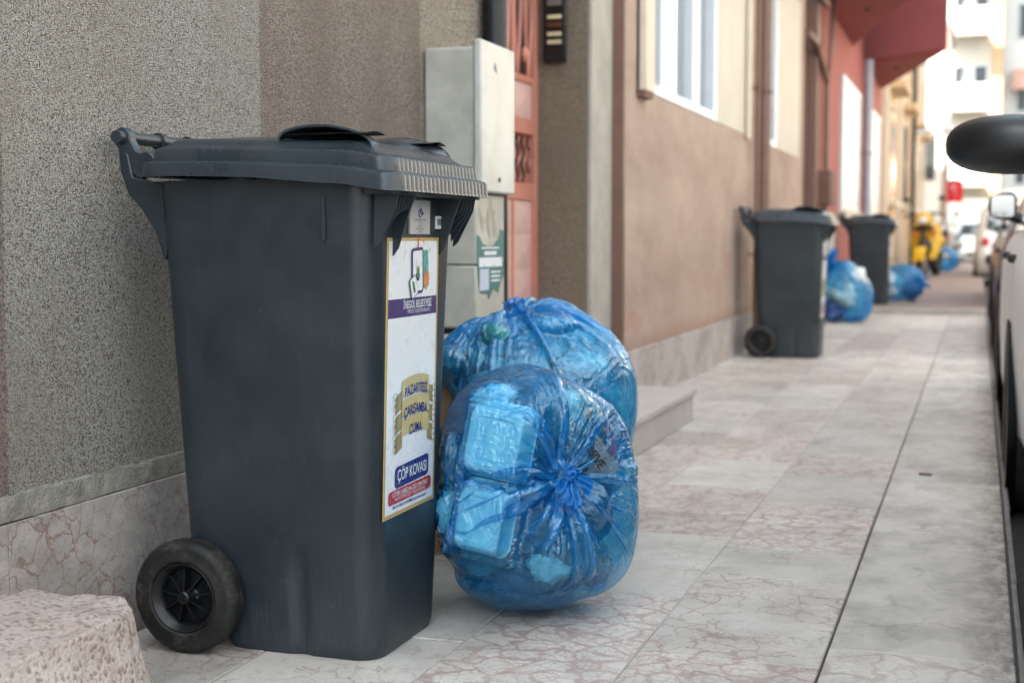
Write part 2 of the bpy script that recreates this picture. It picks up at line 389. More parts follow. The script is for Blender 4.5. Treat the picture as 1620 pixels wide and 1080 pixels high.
# ------------------------------------------------------------------ ground
st = 'structure'
tag(B().box(-60, 60, -30, 300, -.6, -.13).build('road', M['asphalt'], smooth=0), kind=st)
def tiles(name, mat, strips, z, seed, gap=.0014, y_max=None):
    rnd = random.Random(seed); b = B(); cols = []
    for x0, x1, ys in strips:
        for y0, y1 in zip(ys[:-1], ys[1:]):
            g = gap * rnd.uniform(.5, 1.2); dz = [rnd.uniform(-.0012, .0012) for _ in range(4)]
            c = (rnd.random(), rnd.random(), rnd.random(), 1)
            e = .0025
            X = (x0 + g, x1 - g); Y = (y0 + g * 1.5, y1 - g * 1.5)
            lo = [(x, y, z - .03) for x, y in ((X[0], Y[0]), (X[1], Y[0]), (X[1], Y[1]), (X[0], Y[1]))]
            mid = [(x, y, z - e + d) for (x, y, _), d in zip(lo, dz)]
            top = [(x, y, z + d) for (x, y), d in zip(((X[0] + e, Y[0] + e), (X[1] - e, Y[0] + e), (X[1] - e, Y[1] - e), (X[0] + e, Y[1] - e)), dz)]
            fs = [(8, 9, 10, 11)] + [(i, (i + 1) % 4, 4 + (i + 1) % 4, 4 + i) for i in range(4)] + [(4 + i, 4 + (i + 1) % 4, 8 + (i + 1) % 4, 8 + i) for i in range(4)]
            b.add(lo + mid + top, fs); cols += [c] * 12
    o = b.build(name, mat, smooth=0, merge=False)
    at = o.data.color_attributes.new('tile', 'FLOAT_COLOR', 'POINT')
    for i, c in enumerate(cols): at.data[i].color = c
    return tag(o, kind=st)
def ext(first, lens, start, end, seed):
    rnd = random.Random(seed); ys = list(first)
    while ys[-1] < end: ys.append(ys[-1] + rnd.choice(lens))
    while ys[0] > start: ys.insert(0, ys[0] - rnd.choice(lens))
    ys[-1] = end if ys[-1] - end < .5 else ys[-1]
    return ys
EY = 15.45
strips = [(-.6245, -.2700, ext([2.66, 3.34, 3.655, 4.33, 4.87, 5.315, 6.07, 6.8, 7.64], [.55, .7, .42, .62], -2, EY, 3)),
          (-.977, -.6255, ext([2.35, 3.08, 3.765, 4.085, 4.53, 5.11, 5.7], [.55, .7, .42], -2, EY, 4)),
          (-1.33, -.978, ext([2.6, 3.2, 3.9, 4.3, 4.74, 5.4], [.55, .7, .42], -2, EY, 5)),
          (-1.70, -1.331, ext([1.9, 2.6, 3.3], [.55, .7, .42], -2, EY, 6))]
tiles('pavement', M['marble_tile'], strips, 0, 11)
tiles('kerb_paving', M['marble_kerb'], [(-.2662, .086, ext([2.79, 3.79, 4.13, 4.82, 5.35, 6.2], [.75, .95, .6], -2, EY, 8))], .003, 12, gap=.0015)
tag(B().box(-1.76, .090, -3, EY, -.125, -.0045).build('pavement_bed', M['asphalt'], smooth=0), kind=st)
gb = B()
for xg in (-.6250, -.9775, -1.3305): gb.box(xg - .0022, xg + .0022, -3, EY - .01, -.0042, -.0012)
tag(gb.build('grout', M['cement_light'], smooth=0), kind=st)
jb = B(); rj = random.Random(2); yj = -3.0
while yj < EY - .1:
    ye_ = min(EY, yj + rj.uniform(.1, .5)); jb.box(-.2705 + rj.uniform(-.0006, .0010), -.2664 + rj.uniform(-.0010, .0003), yj, ye_ - .0005, -.0042, -.0015); yj = ye_
tag(B().box(-.2660, .085, -3, EY, -.02, -.0025).build('kerb_bed', M['black'], smooth=0), kind=st)
tag(jb.build('joint', M['black'], smooth=0), kind=st)
kb = B()
for k in range(20): kb.box(.091, .105 + .002 * (k % 3), -3 + k * .93 + .004, -3 + (k + 1) * .93 - .004, -.128, -.006)
tag(kb.build('kerb', M['kerb_face'], smooth=0, bevel=.006), kind=st)
tag(B().box(-1.76, .09, EY + .16, 46, -.125, .058).build('brick_pavement', M['brick'], smooth=0), kind=st)
tag(B().box(-1.76, .092, EY + .01, EY + .15, -.125, .062).build('step_kerb', M['cement_light'], smooth=0, bevel=.01), kind=st)

# ------------------------------------------------------------------ near building (chip stucco)
HB = 11.0
b1 = thing('stucco_building', 'apartment block with grey and brown chip stucco panels behind the nearest bin', 'building', (-1.66, 2.5, 0))
YD0, YD1 = 4.74, 6.05     # doorway
w = B(); w.box(-6, -1.66, -3, 1.10, .352, HB); w.box(-6, -1.66, 2.084, 3.035, .352, HB)
w.build('grey_stucco_panel', M['stucco_grey'], b1, smooth=0)
w = B(); w.box(-6, -1.664, 1.10, 2.084, .352, HB); w.box(-6, -1.664, 3.035, 4.065, .352, HB)
w.build('brown_stucco_panel', M['stucco_brown'], b1, smooth=0)
w = B(); w.box(-6, -1.667, 4.065, YD0, 0, HB); w.build('beige_stucco_panel', M['stucco_mid'], b1, smooth=0)
w = B(); w.box(-6, -1.94, YD0, YD1, 2.3, HB); w.box(-1.94, -1.70, YD0, YD1, 2.35, HB); w.build('lintel', M['stucco_mid'], b1, smooth=0)
def ledge_pt(u, v):
    y = -1.0 + u * 5.06; k = int(round(v * 8)); nz = noise.noise(Vector((y * 9, 0, k * 2.))) * .004 + noise.noise(Vector((y * 40, 3, k * 3.))) * .0022 + noise.noise(Vector((y * 2.2, 5, 0))) * .003
    P_ = [(-1.70, .3052), (-1.655, .3055), (-1.6495 + nz * .3, .307 + nz * .6), (-1.6500 + nz * .3, .318), (-1.6510 + nz * .3, .330), (-1.6515 + nz * .3, .342), (-1.653 + nz * .3, .350 + nz * 1.6), (-1.6585, .353 + nz * 1.6), (-1.70, .354)][k]
    return (P_[0], y, P_[1])
B().grid(ledge_pt, 900, 9).build('ledge', M['cement'], b1, smooth=25)
B().box(-6, -1.665, -3, 4.06, .306, .351).build('ledge_core', M['cement'], b1, smooth=0)
pl = B(); y = -3.0; i = 0
while y < 4.0:
    y1 = min(4.058, y + [.93, 1.2, .8][i % 3]); pl.box(-1.75, -1.648, y + .001, y1 - .001, -.004, .3045); y = y1; i += 1
pl.build('plinth', M['marble_plinth'], b1, smooth=0, bevel=.002)
w = B(); w.box(-6, -1.672, YD1, YD1 + .2, 0, HB); w.build('doorway_reveal', M['stucco_reveal'], b1, smooth=0)
w = B(); w.box(-1.672, -1.652, YD1, 6.42, .0, HB); w.box(-6, -1.672, YD1 + .2, 6.42, 0, HB); w.build('door_surround', M['cement_light'], b1, smooth=0, bevel=.004)
# door leaf: coral steel frame, pale sheet panels, scroll lattice
XD = -1.93
dr = B().box(XD - .03, XD + .03, YD1 - .055, YD1 - .002, .15, 2.3).box(XD - .03, XD + .03, YD0 + .002, YD0 + .055, .15, 2.3)
for z0, z1 in ((.15, .22), (.985, 1.06), (1.275, 1.345), (1.50, 1.53), (2.24, 2.3)): dr.box(XD - .025, XD + .025, YD0 + .055, YD1 - .055, z0, z1)
for yy in (5.08, 5.40, 5.72): dr.box(XD - .02, XD + .022, yy - .012, yy + .012, .22, 2.24)
door = dr.build('door', M['door_coral'], b1, smooth=0, bevel=.004)
pn = B()
for z0, z1 in ((.22, .985),):
    for k, yy in enumerate((YD0 + .055, 5.08, 5.40, 5.72)):
        ye = (5.08, 5.40, 5.72, YD1 - .055)[k]; nz_ = 5
        for q in range(nz_):
            a = z0 + (z1 - z0) * q / nz_; bz = z0 + (z1 - z0) * (q + 1) / nz_; yc = (yy + ye) / 2; zc = (a + bz) / 2
            X0 = XD + .014
            pn.add([(X0, yy, a), (X0, ye, a), (X0, ye, bz), (X0, yy, bz), (X0 + .012, yc, zc)], [(0, 1, 4), (1, 2, 4), (2, 3, 4), (3, 0, 4)])
for k, yy in enumerate((YD0 + .055, 5.08, 5.40, 5.72)):
    ye = (5.08, 5.40, 5.72, YD1 - .055)[k]; X0 = XD + .014; yc = (yy + ye) / 2
    pn.add([(X0, yy, 1.345), (X0, ye, 1.345), (X0, ye, 1.50), (X0, yy, 1.50), (X0 + .012, yc, 1.42)], [(0, 1, 4), (1, 2, 4), (2, 3, 4), (3, 0, 4)])
pn.build('sheet_panel', M['door_pink'], door, smooth=0)
B().box(XD - .024, XD - .018, YD0 + .05, YD1 - .05, 1.06, 2.24).build('pane', M['glass_dark'], door, smooth=0)
lt = B()
for k in range(16):
    yc = YD0 + .09 + k * .078
    pts = [(XD + .005, yc + .02 * math.sin(q * math.pi / 2), 1.065 + q * .2 / 8) for q in range(9)]; lt.tube(pts, .008, 6)
    yc2 = YD0 + .12 + k * .078
    if k % 2 == 0: lt.tube([(XD + .01, yc2 + .05 * math.sin(q / 10 * math.pi), 1.53 + q * .07) for q in range(11)], .009, 6); lt.tube([(XD + .01, yc2 - .05 * math.sin(q / 10 * math.pi), 1.53 + q * .07) for q in range(11)], .009, 6)
    if k % 4 == 1: lt.sphere((XD + .02, yc2, 1.62), .02, .026, .035, 12, 8)
lt.build('lattice', M['door_coral'], door)
B().box(XD + .03, XD + .055, 5.37, 5.405, 1.60, 1.80).build('handle', M['white_pvc'], door, bevel=.008)
# step in front of the door
s_ = thing('marble_step', 'low pale marble doorstep reaching onto the pavement behind the tied bags', 'step', (-1.4, 5.4, 0))
B().box(-1.66, -1.205, 4.62, 6.17, .0, .118).box(-1.93, -1.66, YD0 + .003, YD1 - .003, 0, .118).build('riser', M['marble_plain'], s_, smooth=0, bevel=.003)
B().box(-1.66, -1.19, 4.61, 6.185, .119, .146).box(-1.93, -1.661, YD0 + .003, YD1 - .003, .119, .146).build('tread', M['marble_plain'], s_, smooth=0, bevel=.004)
# black pipe by the door
pt = thing('drain_pipe', 'thick black drainpipe on the wall beside the coral door', 'pipe', (-1.62, 4.64, 0))
B().tube([(-1.618, 4.645, 0), (-1.618, 4.645, HB)], .045, 18).build('pipe', M['black'], pt)
B().lathe([(.046, -.02), (.052, -.018), (.052, .018), (.046, .02)], (-1.618, 4.645, 1.15), 'z', 20).build('collar', M['black'], pt)
# intercom
ic = thing('intercom', 'black door intercom panel with lit name plates on the brown door reveal', 'intercom', (-1.83, 6.04, 1.8))
B().box(-1.870, -1.765, 6.02, YD1 - .002, 1.60, 1.99).build('housing', M['black'], ic, bevel=.006)
for k, z in enumerate((1.68, 1.715, 1.755, 1.79)):
    B().box(-1.850, -1.785, 6.012, 6.0215, z, z + .018).build('name_plate', simple('name plate', (.62, .55, .33) if k != 2 else (.12, .04, .02), .4), ic, bevel=.002)
gr = B()
for k in range(9): gr.box(-1.850, -1.785, 6.015, 6.0215, 1.85 + k * .012, 1.864 + k * .012)
gr.build('speaker_grille', M['grey_metal'], ic, smooth=0)
# meter cabinet on its pedestal
mb = thing('meter_cabinet', 'off white metal meter cabinet with its door ajar on the wall behind the bin lid', 'cabinet', (-1.57, 4.25, .97))
B().box(-1.665, -1.497, 4.10, 4.405, .975, 1.412).build('casing', M['box_side'], mb, bevel=.01, seg=3)
dd = B().box(-1.494, -1.468, 4.085, 4.412, .962, 1.432).build('door', M['box_front'], mb, bevel=.007, seg=3)
B().lathe([(.0, .004), (.007, .004), (.007, 0)], (-1.467, 4.25, 1.005), 'x', 12).build('lock', M['black'], dd)
B().tube([(-1.4675, 4.20, 1.36), (-1.4675, 4.215, 1.345), (-1.4675, 4.212, 1.37), (-1.4675, 4.23, 1.34)], .0012, 5).build('scribble', simple('faint pencil', (.30, .30, .28), .8), dd)
pd = thing('utility_pedestal', 'off white two tier utility pedestal under the meter cabinet', 'pedestal', (-1.57, 4.25, 0))
B().box(-1.662, -1.492, 4.10, 4.375, .735, .958).build('upper_section', M['box_side'], pd, bevel=.006)
B().box(-1.662, -1.492, 4.10, 4.375, .535, .7325).build('middle_section', M['box_side'], pd, bevel=.006)
B().box(-1.650, -1.505, 4.11, 4.365, .505, .54).build('gap', M['black'], pd, smooth=0)
B().box(-1.662, -1.492, 4.10, 4.375, 0, .515).build('base', M['box_side'], pd, bevel=.006)

def text_mesh(body, size, off=0., sx=1., mat=None, name='lettering', parent=None, fn=None, align='CENTER', curve=None):
    """flat lettering mapped through fn(u, v) -> world point"""
    c = bpy.data.curves.new('txt', 'FONT'); c.body = body; c.size = size; c.align_x = align; c.align_y = 'CENTER'; c.offset = off; c.resolution_u = 3
    o = bpy.data.objects.new('txt', c); COL.objects.link(o)
    dg = bpy.context.evaluated_depsgraph_get(); me = bpy.data.meshes.new_from_object(o.evaluated_get(dg))
    b = B(); b.v = []
    for v in me.vertices:
        u, w_ = v.co.x * sx, v.co.y
        if curve: w_ += curve(u)
        b.v.append(tuple(fn(u, w_)))
    b.f = [tuple(p.vertices) for p in me.polygons]
    bpy.data.objects.remove(o); bpy.data.curves.remove(c); bpy.data.meshes.remove(me)
    return b.build(name, mat, parent, smooth=0)

# torn green sticker on the pedestal
gs = thing('torn_sticker', 'torn green poster stuck to the front of the utility pedestal', 'sticker', (-1.49, 4.24, .74))
def gp(u, v, d=0): return (-1.4915 + .0006 + d, 4.105 + u * .26, .645 + v * .20)
poly = [(.0, .92), (.08, .9), (.2, .78), (.4, .73), (.62, .76), (.8, .86), (.86, 1.02), (1., .98), (1., .6), (.97, .5), (1., .42), (.97, .32), (1., .28), (.86, .12), (.78, -.02), (.6, .06), (.42, -.12), (.38, -.02), (.12, .0), (.06, .18), (.02, .3), (0, .45)]
n_ = len(poly)
B().add([gp(*p, 0) for p in poly] + [gp(*p, .0008) for p in poly], [tuple(range(n_, 2 * n_)), tuple(range(n_))[::-1]] + [(i, (i + 1) % n_, n_ + (i + 1) % n_, n_ + i) for i in range(n_)]).build('paper', simple('green poster print', (.05, .155, .15), .5, var=.1, scale=12), gs, smooth=0)
def strip(u0, u1, v0, v1, nm, mt, d=.0014):
    B().add([gp(u0, v0, d), gp(u1, v0, d), gp(u1, v1, d), gp(u0, v1, d)], [(0, 1, 2, 3)]).build(nm, mt, gs, smooth=0)
strip(.06, .92, .41, .56, 'white_band', M['white_vinyl'])
strip(.08, .42, .04, .38, 'pale_square', simple('pale lilac print', (.5, .55, .68), .4, var=.15, scale=80))
for q in (.2, .27, .34): strip(.5, .85, q - .03, q, 'text_line', M['white_vinyl'])
strip(.15, .8, .70, .725, 'text_line', M['white_vinyl']); strip(.25, .7, .60, .66, 'text_line', M['white_vinyl'])
pr = B()
for pts in ([(.2, .95), (.3, 1.15), (.12, 1.3), (.05, 1.35), (.15, 1.1)], [(.45, .85), (.35, 1.2), (.5, 1.5), (.62, 1.3), (.7, 1.28), (.55, 1.2), (.5, 1.0)], [(.6, .9), (.78, .88), (.7, 1.1), (.58, 1.25), (.62, 1.05)]):
    pr.add([gp(*p, .0004) for p in pts], [tuple(range(len(pts)))])
pr.build('torn_remnant', simple('torn paper layer', (.40, .36, .29), .8), gs, smooth=0)

# ------------------------------------------------------------------ pink building
b2 = thing('pink_building', 'faded pink rendered house wall with white windows and marble plinth', 'building', (-1.6, 8, 0))
X2 = -1.6
ya, yb = 6.46, 13.4
wl = B()
W1 = (6.78, 9.98); W2 = (10.9, 13.1); ZS, ZT = 1.55, 2.95
wl.box(-6, X2, ya, yb, .275, ZS); wl.box(-6, X2, ya, yb, ZT, HB)
wl.box(-6, X2, ya, W1[0], ZS, ZT); wl.box(-6, X2, W1[1], W2[0], ZS, ZT); wl.box(-6, X2, W2[1], yb, ZS, ZT)
wl.build('wall', M['pink_wall'], b2, smooth=0)
B().box(-6, X2 + .004, 6.42, ya - .001, 0, HB).build('edge_band', M['brown_pipe'], b2, smooth=0, bevel=.004)
pl = B(); y = ya; i = 0
while y < yb - .1:
    y1 = min(yb, y + [1.1, .8, 1.3][i % 3]); pl.box(-1.7, X2 + .014, y + .002, y1 - .002, 0, .272); y = y1; i += 1
pl.build('plinth', m_marble('pale pink plinth stone', (.50, .455, .44), (.34, .25, .23), 8, False, .05, .4), b2, smooth=0, bevel=.003)
def window(y0, y1, glass_to, mull, label_parent):
    xo = X2 - .06
    f = B()
    f.box(xo, X2 + .012, y0, y0 + .06, ZS, ZT); f.box(xo, X2 + .004, glass_to - .11, glass_to, ZS, ZT)
    f.box(xo, X2 + .006, y0 + .06, glass_to - .11, ZS, ZS + .055); f.box(xo, X2 + .006, y0 + .06, glass_to - .11, ZT - .055, ZT)
    for a, wd in mull: f.box(xo, X2 - .004, a, a + wd, ZS + .055, ZT - .055)
    fr = f.build('window', M['white_pvc'], label_parent, smooth=0, bevel=.005)
    B().box(xo - .004, xo + .006, y0 + .05, glass_to - .1, ZS + .05, ZT - .05).build('pane', M['window_glass'], fr, smooth=0)
    cu = B().grid(lambda u, v: (xo - .10 + .02 * math.sin(u * 70), y0 + .05 + u * (glass_to - y0 - .15), ZS + .02 + v * (ZT - ZS)), 160, 2); cu.build('curtain', M['curtain'], fr, 0)
    B().box(xo - .9, xo - .88, y0 - .5, glass_to + .5, ZS - .4, ZT + .3).build('dark_room', simple('dim interior', (.10, .09, .08), .9), fr, smooth=0)
    B().box(xo, X2 + .004, glass_to + .002, y1, ZS, ZT).build('shutter_panel', M['beige_panel'], fr, smooth=0, bevel=.004)
    return fr
fr = window(W1[0], W1[1], 8.86, ((7.25, .24), (8.1, .22)), b2)
B().box(X2 + .013, X2 + .05, W1[0] - .1, W1[0] + .09, ZS - .015, ZT).build('shutter_guide', M['cream_trim'], fr, smooth=0, bevel=.006)
B().box(X2 + .013, X2 + .04, W1[1] - .02, W1[1] + .05, ZS - .03, ZT).build('shutter_guide', M['cream_trim'], fr, smooth=0, bevel=.006)
B().box(X2 + .001, X2 + .045, W1[0] - .1, W1[0] + .08, ZS - .045, ZS - .017).build('bracket', M['brown_wall'], fr, smooth=0)
window(W2[0], W2[1], 11.62, ((11.2, .1),), b2)
# brown downpipes
for k, (y, r_, lab) in enumerate(((10.55, .05, 'brown painted downpipe between the two white windows of the pink wall'), (10.22, .018, 'thin brown gas pipe just left of the thick brown downpipe'))):
    t_ = thing('downpipe', lab, 'pipe', (X2 + .05, y, 0))
    B().tube([(X2 + .055, y, .02), (X2 + .055, y, 9)], r_, 14).build('pipe', M['brown_pipe'], t_)
    for z in (.7, 1.9, 3.2):
        br = B().lathe([(r_ + .001, -.015), (r_ + .008, -.015), (r_ + .008, .015), (r_ + .001, .015)], (X2 + .055, y, z), 'z', 14); br.box(X2, X2 + .02, y - .01, y + .01, z - .008, z + .008)
        br.build('clamp', M['brown_wall'], t_)

# brown set back bay with gas pipes
b3 = thing('brown_wall', 'dark brown painted wall strip between the pink house and the red house', 'wall', (-1.6, 14.2, 0))
B().box(-6, -1.66, 13.4, 14.98, 0, HB).build('wall', M['brown_wall'], b3, smooth=0)
B().box(-1.66, -1.56, 14.2, 14.45, 0, HB).build('pilaster', M['brown_pipe'], b3, smooth=0, bevel=.01)
gpz = thing('gas_pipes', 'brown gas pipe running down the dark wall to a meter box', 'pipe', (-1.5, 14.6, 0))
B().tube([(-1.50, 14.55, .9), (-1.50, 14.55, 2.4), (-1.5, 14.9, 2.75), (-1.5, 15.2, 3.5), (-1.5, 15.2, 6)], .03, 10).build('pipe', M['brown_pipe'], gpz)
B().tube([(-1.58, 13.5, 2.75), (-1.56, 14.1, 2.72), (-1.5, 14.55, 2.4)], .035, 10).tube([(-1.58, 13.4, 3.25), (-1.5, 14.5, 3.15)], .035, 10).build('branch_pipe', M['brown_pipe'], gpz)
B().box(-1.6, -1.44, 14.46, 14.95, 1.15, 1.5).build('meter_box', M['brown_wall'], gpz, bevel=.01)
wb = thing('street_cabinet', 'narrow pale utility cabinet standing behind the second bin', 'cabinet', (-1.5, 14.9, 0))
B().box(-1.6, -1.47, 14.75, 15.15, 0, 1.08).build('casing', M['box_side'], wb, bevel=.01)
B().box(-1.468, -1.455, 14.77, 15.13, .35, 1.05).build('door', M['box_front'], wb, bevel=.005)

# ------------------------------------------------------------------ red house with saw-tooth bays
b4 = thing('red_house', 'red rendered house with saw tooth bays jutting over the pavement', 'building', (-1.6, 19, 0))
B().box(-6, -1.6, 15.0, 24.4, 0, 11.5).build('wall', M['red_wall'], b4, smooth=0)
for k, yy in enumerate((14.95, 20.5)):
    tri = [(-1.599, yy), (-.46, yy - 1.05), (-1.599, yy + 3.75)]
    by = B().prism(tri, 2, 3.32, 8.6).build('bay', M['bay_red'], b4, smooth=0)
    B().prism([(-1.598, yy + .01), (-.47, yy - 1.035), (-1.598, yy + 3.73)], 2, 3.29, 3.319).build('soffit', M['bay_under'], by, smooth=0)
    B().sphere((-1.2, yy + .8, 3.285), .04, .04, .02, 12, 6).build('lamp', M['black'], by)
for y0, y1 in ((17.0, 19.6), (21.6, 23.6)):
    f = B().box(-1.6, -1.56, y0, y0 + .12, 1.15, 2.75).box(-1.6, -1.56, y1 - .12, y1, 1.15, 2.75).box(-1.6, -1.56, y0 + .12, y1 - .12, 1.15, 1.23).box(-1.6, -1.56, y0 + .12, y1 - .12, 2.67, 2.75).build('window', M['white_pvc'], b4, smooth=0)
    B().box(-1.598, -1.575, y0 + .12, y1 - .12, 1.23, 2.67).build('pane', simple('curtained pane', (.58, .6, .6), .35, var=.15, scale=2), f, smooth=0)
    B().box(-1.598, -1.50, y0 - .1, y1 + .1, 1.06, 1.148).build('sill', M['cream_trim'], f, smooth=0)
dp = thing('downpipe', 'grey white rain pipe running down the red house under the bay', 'pipe', (-1.52, 20.4, 0))
B().tube([(-1.52, 20.3, .06), (-1.52, 20.3, 3.3)], .06, 12).build('pipe', simple('bluish pipe', (.35, .38, .45), .4), dp)
B().lathe([(.062, -.03), (.075, -.03), (.075, .03), (.062, .03)], (-1.52, 20.3, 2.0), 'z', 12).build('collar', M['grey_metal'], dp)

# ------------------------------------------------------------------ cream house
b5 = thing('cream_house', 'cream yellow house with pale pilasters beyond the red bays', 'building', (-1.6, 32, 0))
B().box(-6, -1.6, 24.4, 42, 0, 8.5).build('wall', M['cream_wall'], b5, smooth=0)
for y in (24.5, 29.0, 33.5, 38.2, 41.4): B().box(-1.6, -1.52, y, y + .5, .06, 8.4).build('pilaster', M['cream_trim'], b5, smooth=0)
for y0 in (26.2, 30.6, 35.2, 39.4):
    f = B().box(-1.6, -1.555, y0, y0 + 1.6, 1.5, 3.3).build('window', M['cream_trim'], b5, smooth=0)
    B().box(-1.554, -1.55, y0 + .12, y0 + 1.48, 1.6, 3.2).build('pane', M['glass_dark'], f, smooth=0)
    B().box(-1.599, -1.3, y0 - .2, y0 + 1.8, 3.5, 3.62).build('canopy', M['cream_wall'], f, smooth=0)
    B().box(-1.599, -1.45, y0 - .1, y0 + 1.7, 1.4, 1.495).build('sill', M['cream_trim'], f, smooth=0)
    g = B().box(-1.6, -1.57, y0, y0 + 1.6, 5.0, 6.6).build('window', M['glass_dark'], b5, smooth=0)
dp = thing('downpipe', 'dark rain pipe on the cream house front just before the yellow scooter', 'pipe', (-1.5, 33, 0))
B().tube([(-1.45, 33.0, .06), (-1.45, 33.0, 8)], .05, 10).build('pipe', M['black'], dp)
lampt = thing('wall_lamp', 'small pale lamp arm sticking out from the cream house', 'lamp', (-1.5, 33.6, 3.3))
B().tube([(-1.6, 33.8, 3.25), (-.75, 33.8, 3.3)], .05, 8).build('arm', M['white_pvc'], lampt)
B().sphere((-.72, 33.8, 3.28), .16, .12, .09, 16, 8).build('shade', M['white_pvc'], lampt)

# white house stepping forward, then end-of-street blocks
b6 = thing('white_house', 'white rendered house stepping forward where the pavement ends', 'building', (-1.8, 46, 0))
B().box(-8, -1.0, 45, 50, -.13, 7.2).build('wall', M['white_wall'], b6, smooth=0)
B().box(-1.12, -.97, 44.93, 45.0, -.13, 7.2).build('corner_trim', simple('brownish trim', (.3, .2, .16), .8), b6, smooth=0)
B().box(-1.75, -1.35, 44.96, 45.0, 2.6, 4.0).build('window', M['glass_dark'], b6, smooth=0)
B().box(-8.1, -.9, 44.9, 50.1, 7.2, 7.4).build('roof', M['cement_light'], b6, smooth=0)
def facade(root, x0, x1, y, floors, xs, wm, balc):
    for fl in floors:
        for (a, wd, hh) in xs:
            f = B().box(a, a + wd, y - .05, y - .001, fl, fl + hh).build('window', M['white_pvc'], root, smooth=0)
            B().box(a + .08, a + wd - .08, y - .06, y - .051, fl + .08, fl + hh - .08).build('pane', M['glass_dark'], f, smooth=0)
        if balc:
            sb = B().box(balc[0], balc[1], y - 1.1, y - .062, fl - .35, fl - .18).build('balcony', M['cement_light'], root, smooth=0)
            B().box(balc[0], balc[1], y - 1.12, y - 1.06, fl - .179, fl + .75).box(balc[0], balc[0] + .05, y - 1.06, y - .07, fl - .179, fl + .75).build('parapet', M['white_wall'], sb, smooth=0)
b7 = thing('balcony_block', 'sunlit beige apartment block with white balconies closing the street', 'building', (-1, 60, 0))
B().box(-6, .55, 60, 70, -.13, 17).build('wall', M['beige_wall'], b7, smooth=0)
B().box(.35, .75, 59.75, 59.99, -.13, 17).build('corner_pilaster', simple('orange trim', (.55, .32, .18), .8), b7, smooth=0)
facade(b7, -6, .35, 60, (3.2, 6.2, 9.2, 12.2), ((-1.2, .5, 1.6), (-.4, .6, 1.6)), M['beige_wall'], (-1.4, .2))
b8 = thing('white_block', 'sunlit white apartment block with small windows at the end of the street', 'building', (5, 62, 0))
B().box(.8, 16, 62, 72, -.13, 17).build('wall', M['white_wall'], b8, smooth=0)
facade(b8, .8, 16, 62, (3.0, 6.0, 9.0, 12.0), ((1.3, .5, 1.5), (2.9, .6, 1.4), (4.6, .8, 1.4), (7, 1, 1.4)), M['white_wall'], None)
B().box(1.1, 2.3, 61.2, 61.99, 6.9, 7.7).build('balcony', simple('terracotta screen', (.55, .35, .28), .8), b8, smooth=0)
# garden wall / shop front with railings and the flag
rl = thing('railing', 'grey metal railing in front of the beige block', 'railing', (0, 56, 0))
rb = B().box(-1.6, 4, 56, 56.06, 1.75, 1.83).box(-1.6, 4, 56, 56.06, .1, .18)
for k in range(29): rb.box(-1.6 + k * .2, -1.56 + k * .2, 56.01, 56.05, -.13, 1.75)
rb.build('bars', M['grey_metal'], rl, smooth=0)
gd = B().box(-1.6, 8, 56.6, 57.0, -.13, 2.3); tag(gd.build('garden_wall', M['cement'], smooth=0), 'low grey garden wall behind the railing', 'wall')
fl = thing('flag', 'red flag with white crescent and star hanging from a pole', 'flag', (-.8, 46, 2))
FY = 46
def flg(u, v): return Vector((-1.02 + .50 * u, FY + .03 * math.sin(u * 9), 1.88 + .70 * v + .04 * math.sin(u * 4) + .05 * u))
B().grid(lambda u, v: flg(u, v), 16, 10).grid(lambda u, v: flg(u, v) + Vector((0, .012, 0)), 16, 10).build('cloth', M['red'], fl)
cr = [(.5 + .17 * math.cos(R(a)), .66 + .13 * math.sin(R(a))) for a in range(30, 331, 15)] + [(.54 + .13 * math.cos(R(a)), .66 + .10 * math.sin(R(a))) for a in range(320, 39, -20)]
n_ = len(cr); k1 = 21
em = B(); outer = cr[:k1]; inner = cr[k1:][::-1]
V_ = [tuple(flg(*p) + Vector((0, -.006, 0))) for p in outer] + [tuple(flg(*inner[min(len(inner) - 1, int(i * len(inner) / k1))]) + Vector((0, -.006, 0))) for i in range(k1)]
em.add(V_, [(i, i + 1, k1 + i + 1, k1 + i) for i in range(k1 - 1)])
star = [(.5 + (.075 if i % 2 == 0 else .03) * math.cos(R(36 * i + 90)), .36 + (.06 if i % 2 == 0 else .024) * math.sin(R(36 * i + 90))) for i in range(10)]
em.add([tuple(flg(*p) + Vector((0, -.006, 0))) for p in star], [tuple(range(10))])
em.build('crescent_and_star', M['white_vinyl'], fl, smooth=0)
B().tube([(-1.04, FY, 1.5), (-1.04, FY, 2.7)], .02, 8).tube([(-1.04, FY, 2.65), (-1.04, 45.9, 1.5), (-1.04, 44.99, 1.4)], .02, 8).build('pole', M['grey_metal'], fl)

for k, (y0, y1, hh, mt) in enumerate(((-4, 9, 10.5, 'white_wall'), (9.02, 24, 12, 'beige_wall'), (24.02, 40, 9.5, 'cream_wall'))):
    bo = thing('opposite_house', ('white', 'beige', 'cream')[k] + ' rendered house across the road', 'building', (7.4, (y0 + y1) / 2, -.13))
    B().box(7.4, 15, y0, y1, -.13, hh).build('wall', M[mt], bo, smooth=0)
    for fl_ in (1.1, 4.2, 7.1):
        for q in range(3):
            yw = y0 + 1.6 + q * (y1 - y0 - 2) / 3
            f = B().box(7.34, 7.399, yw, yw + 1.7, fl_, fl_ + 1.5).build('window', M['white_pvc'], bo, smooth=0)
            B().box(7.33, 7.339, yw + .1, yw + 1.6, fl_ + .1, fl_ + 1.4).build('pane', M['glass_dark'], f, smooth=0)
tag(B().box(5.6, 7.4, -10, 50, -.128, .02).build('far_pavement', M['kerb_face'], smooth=0), kind=st)
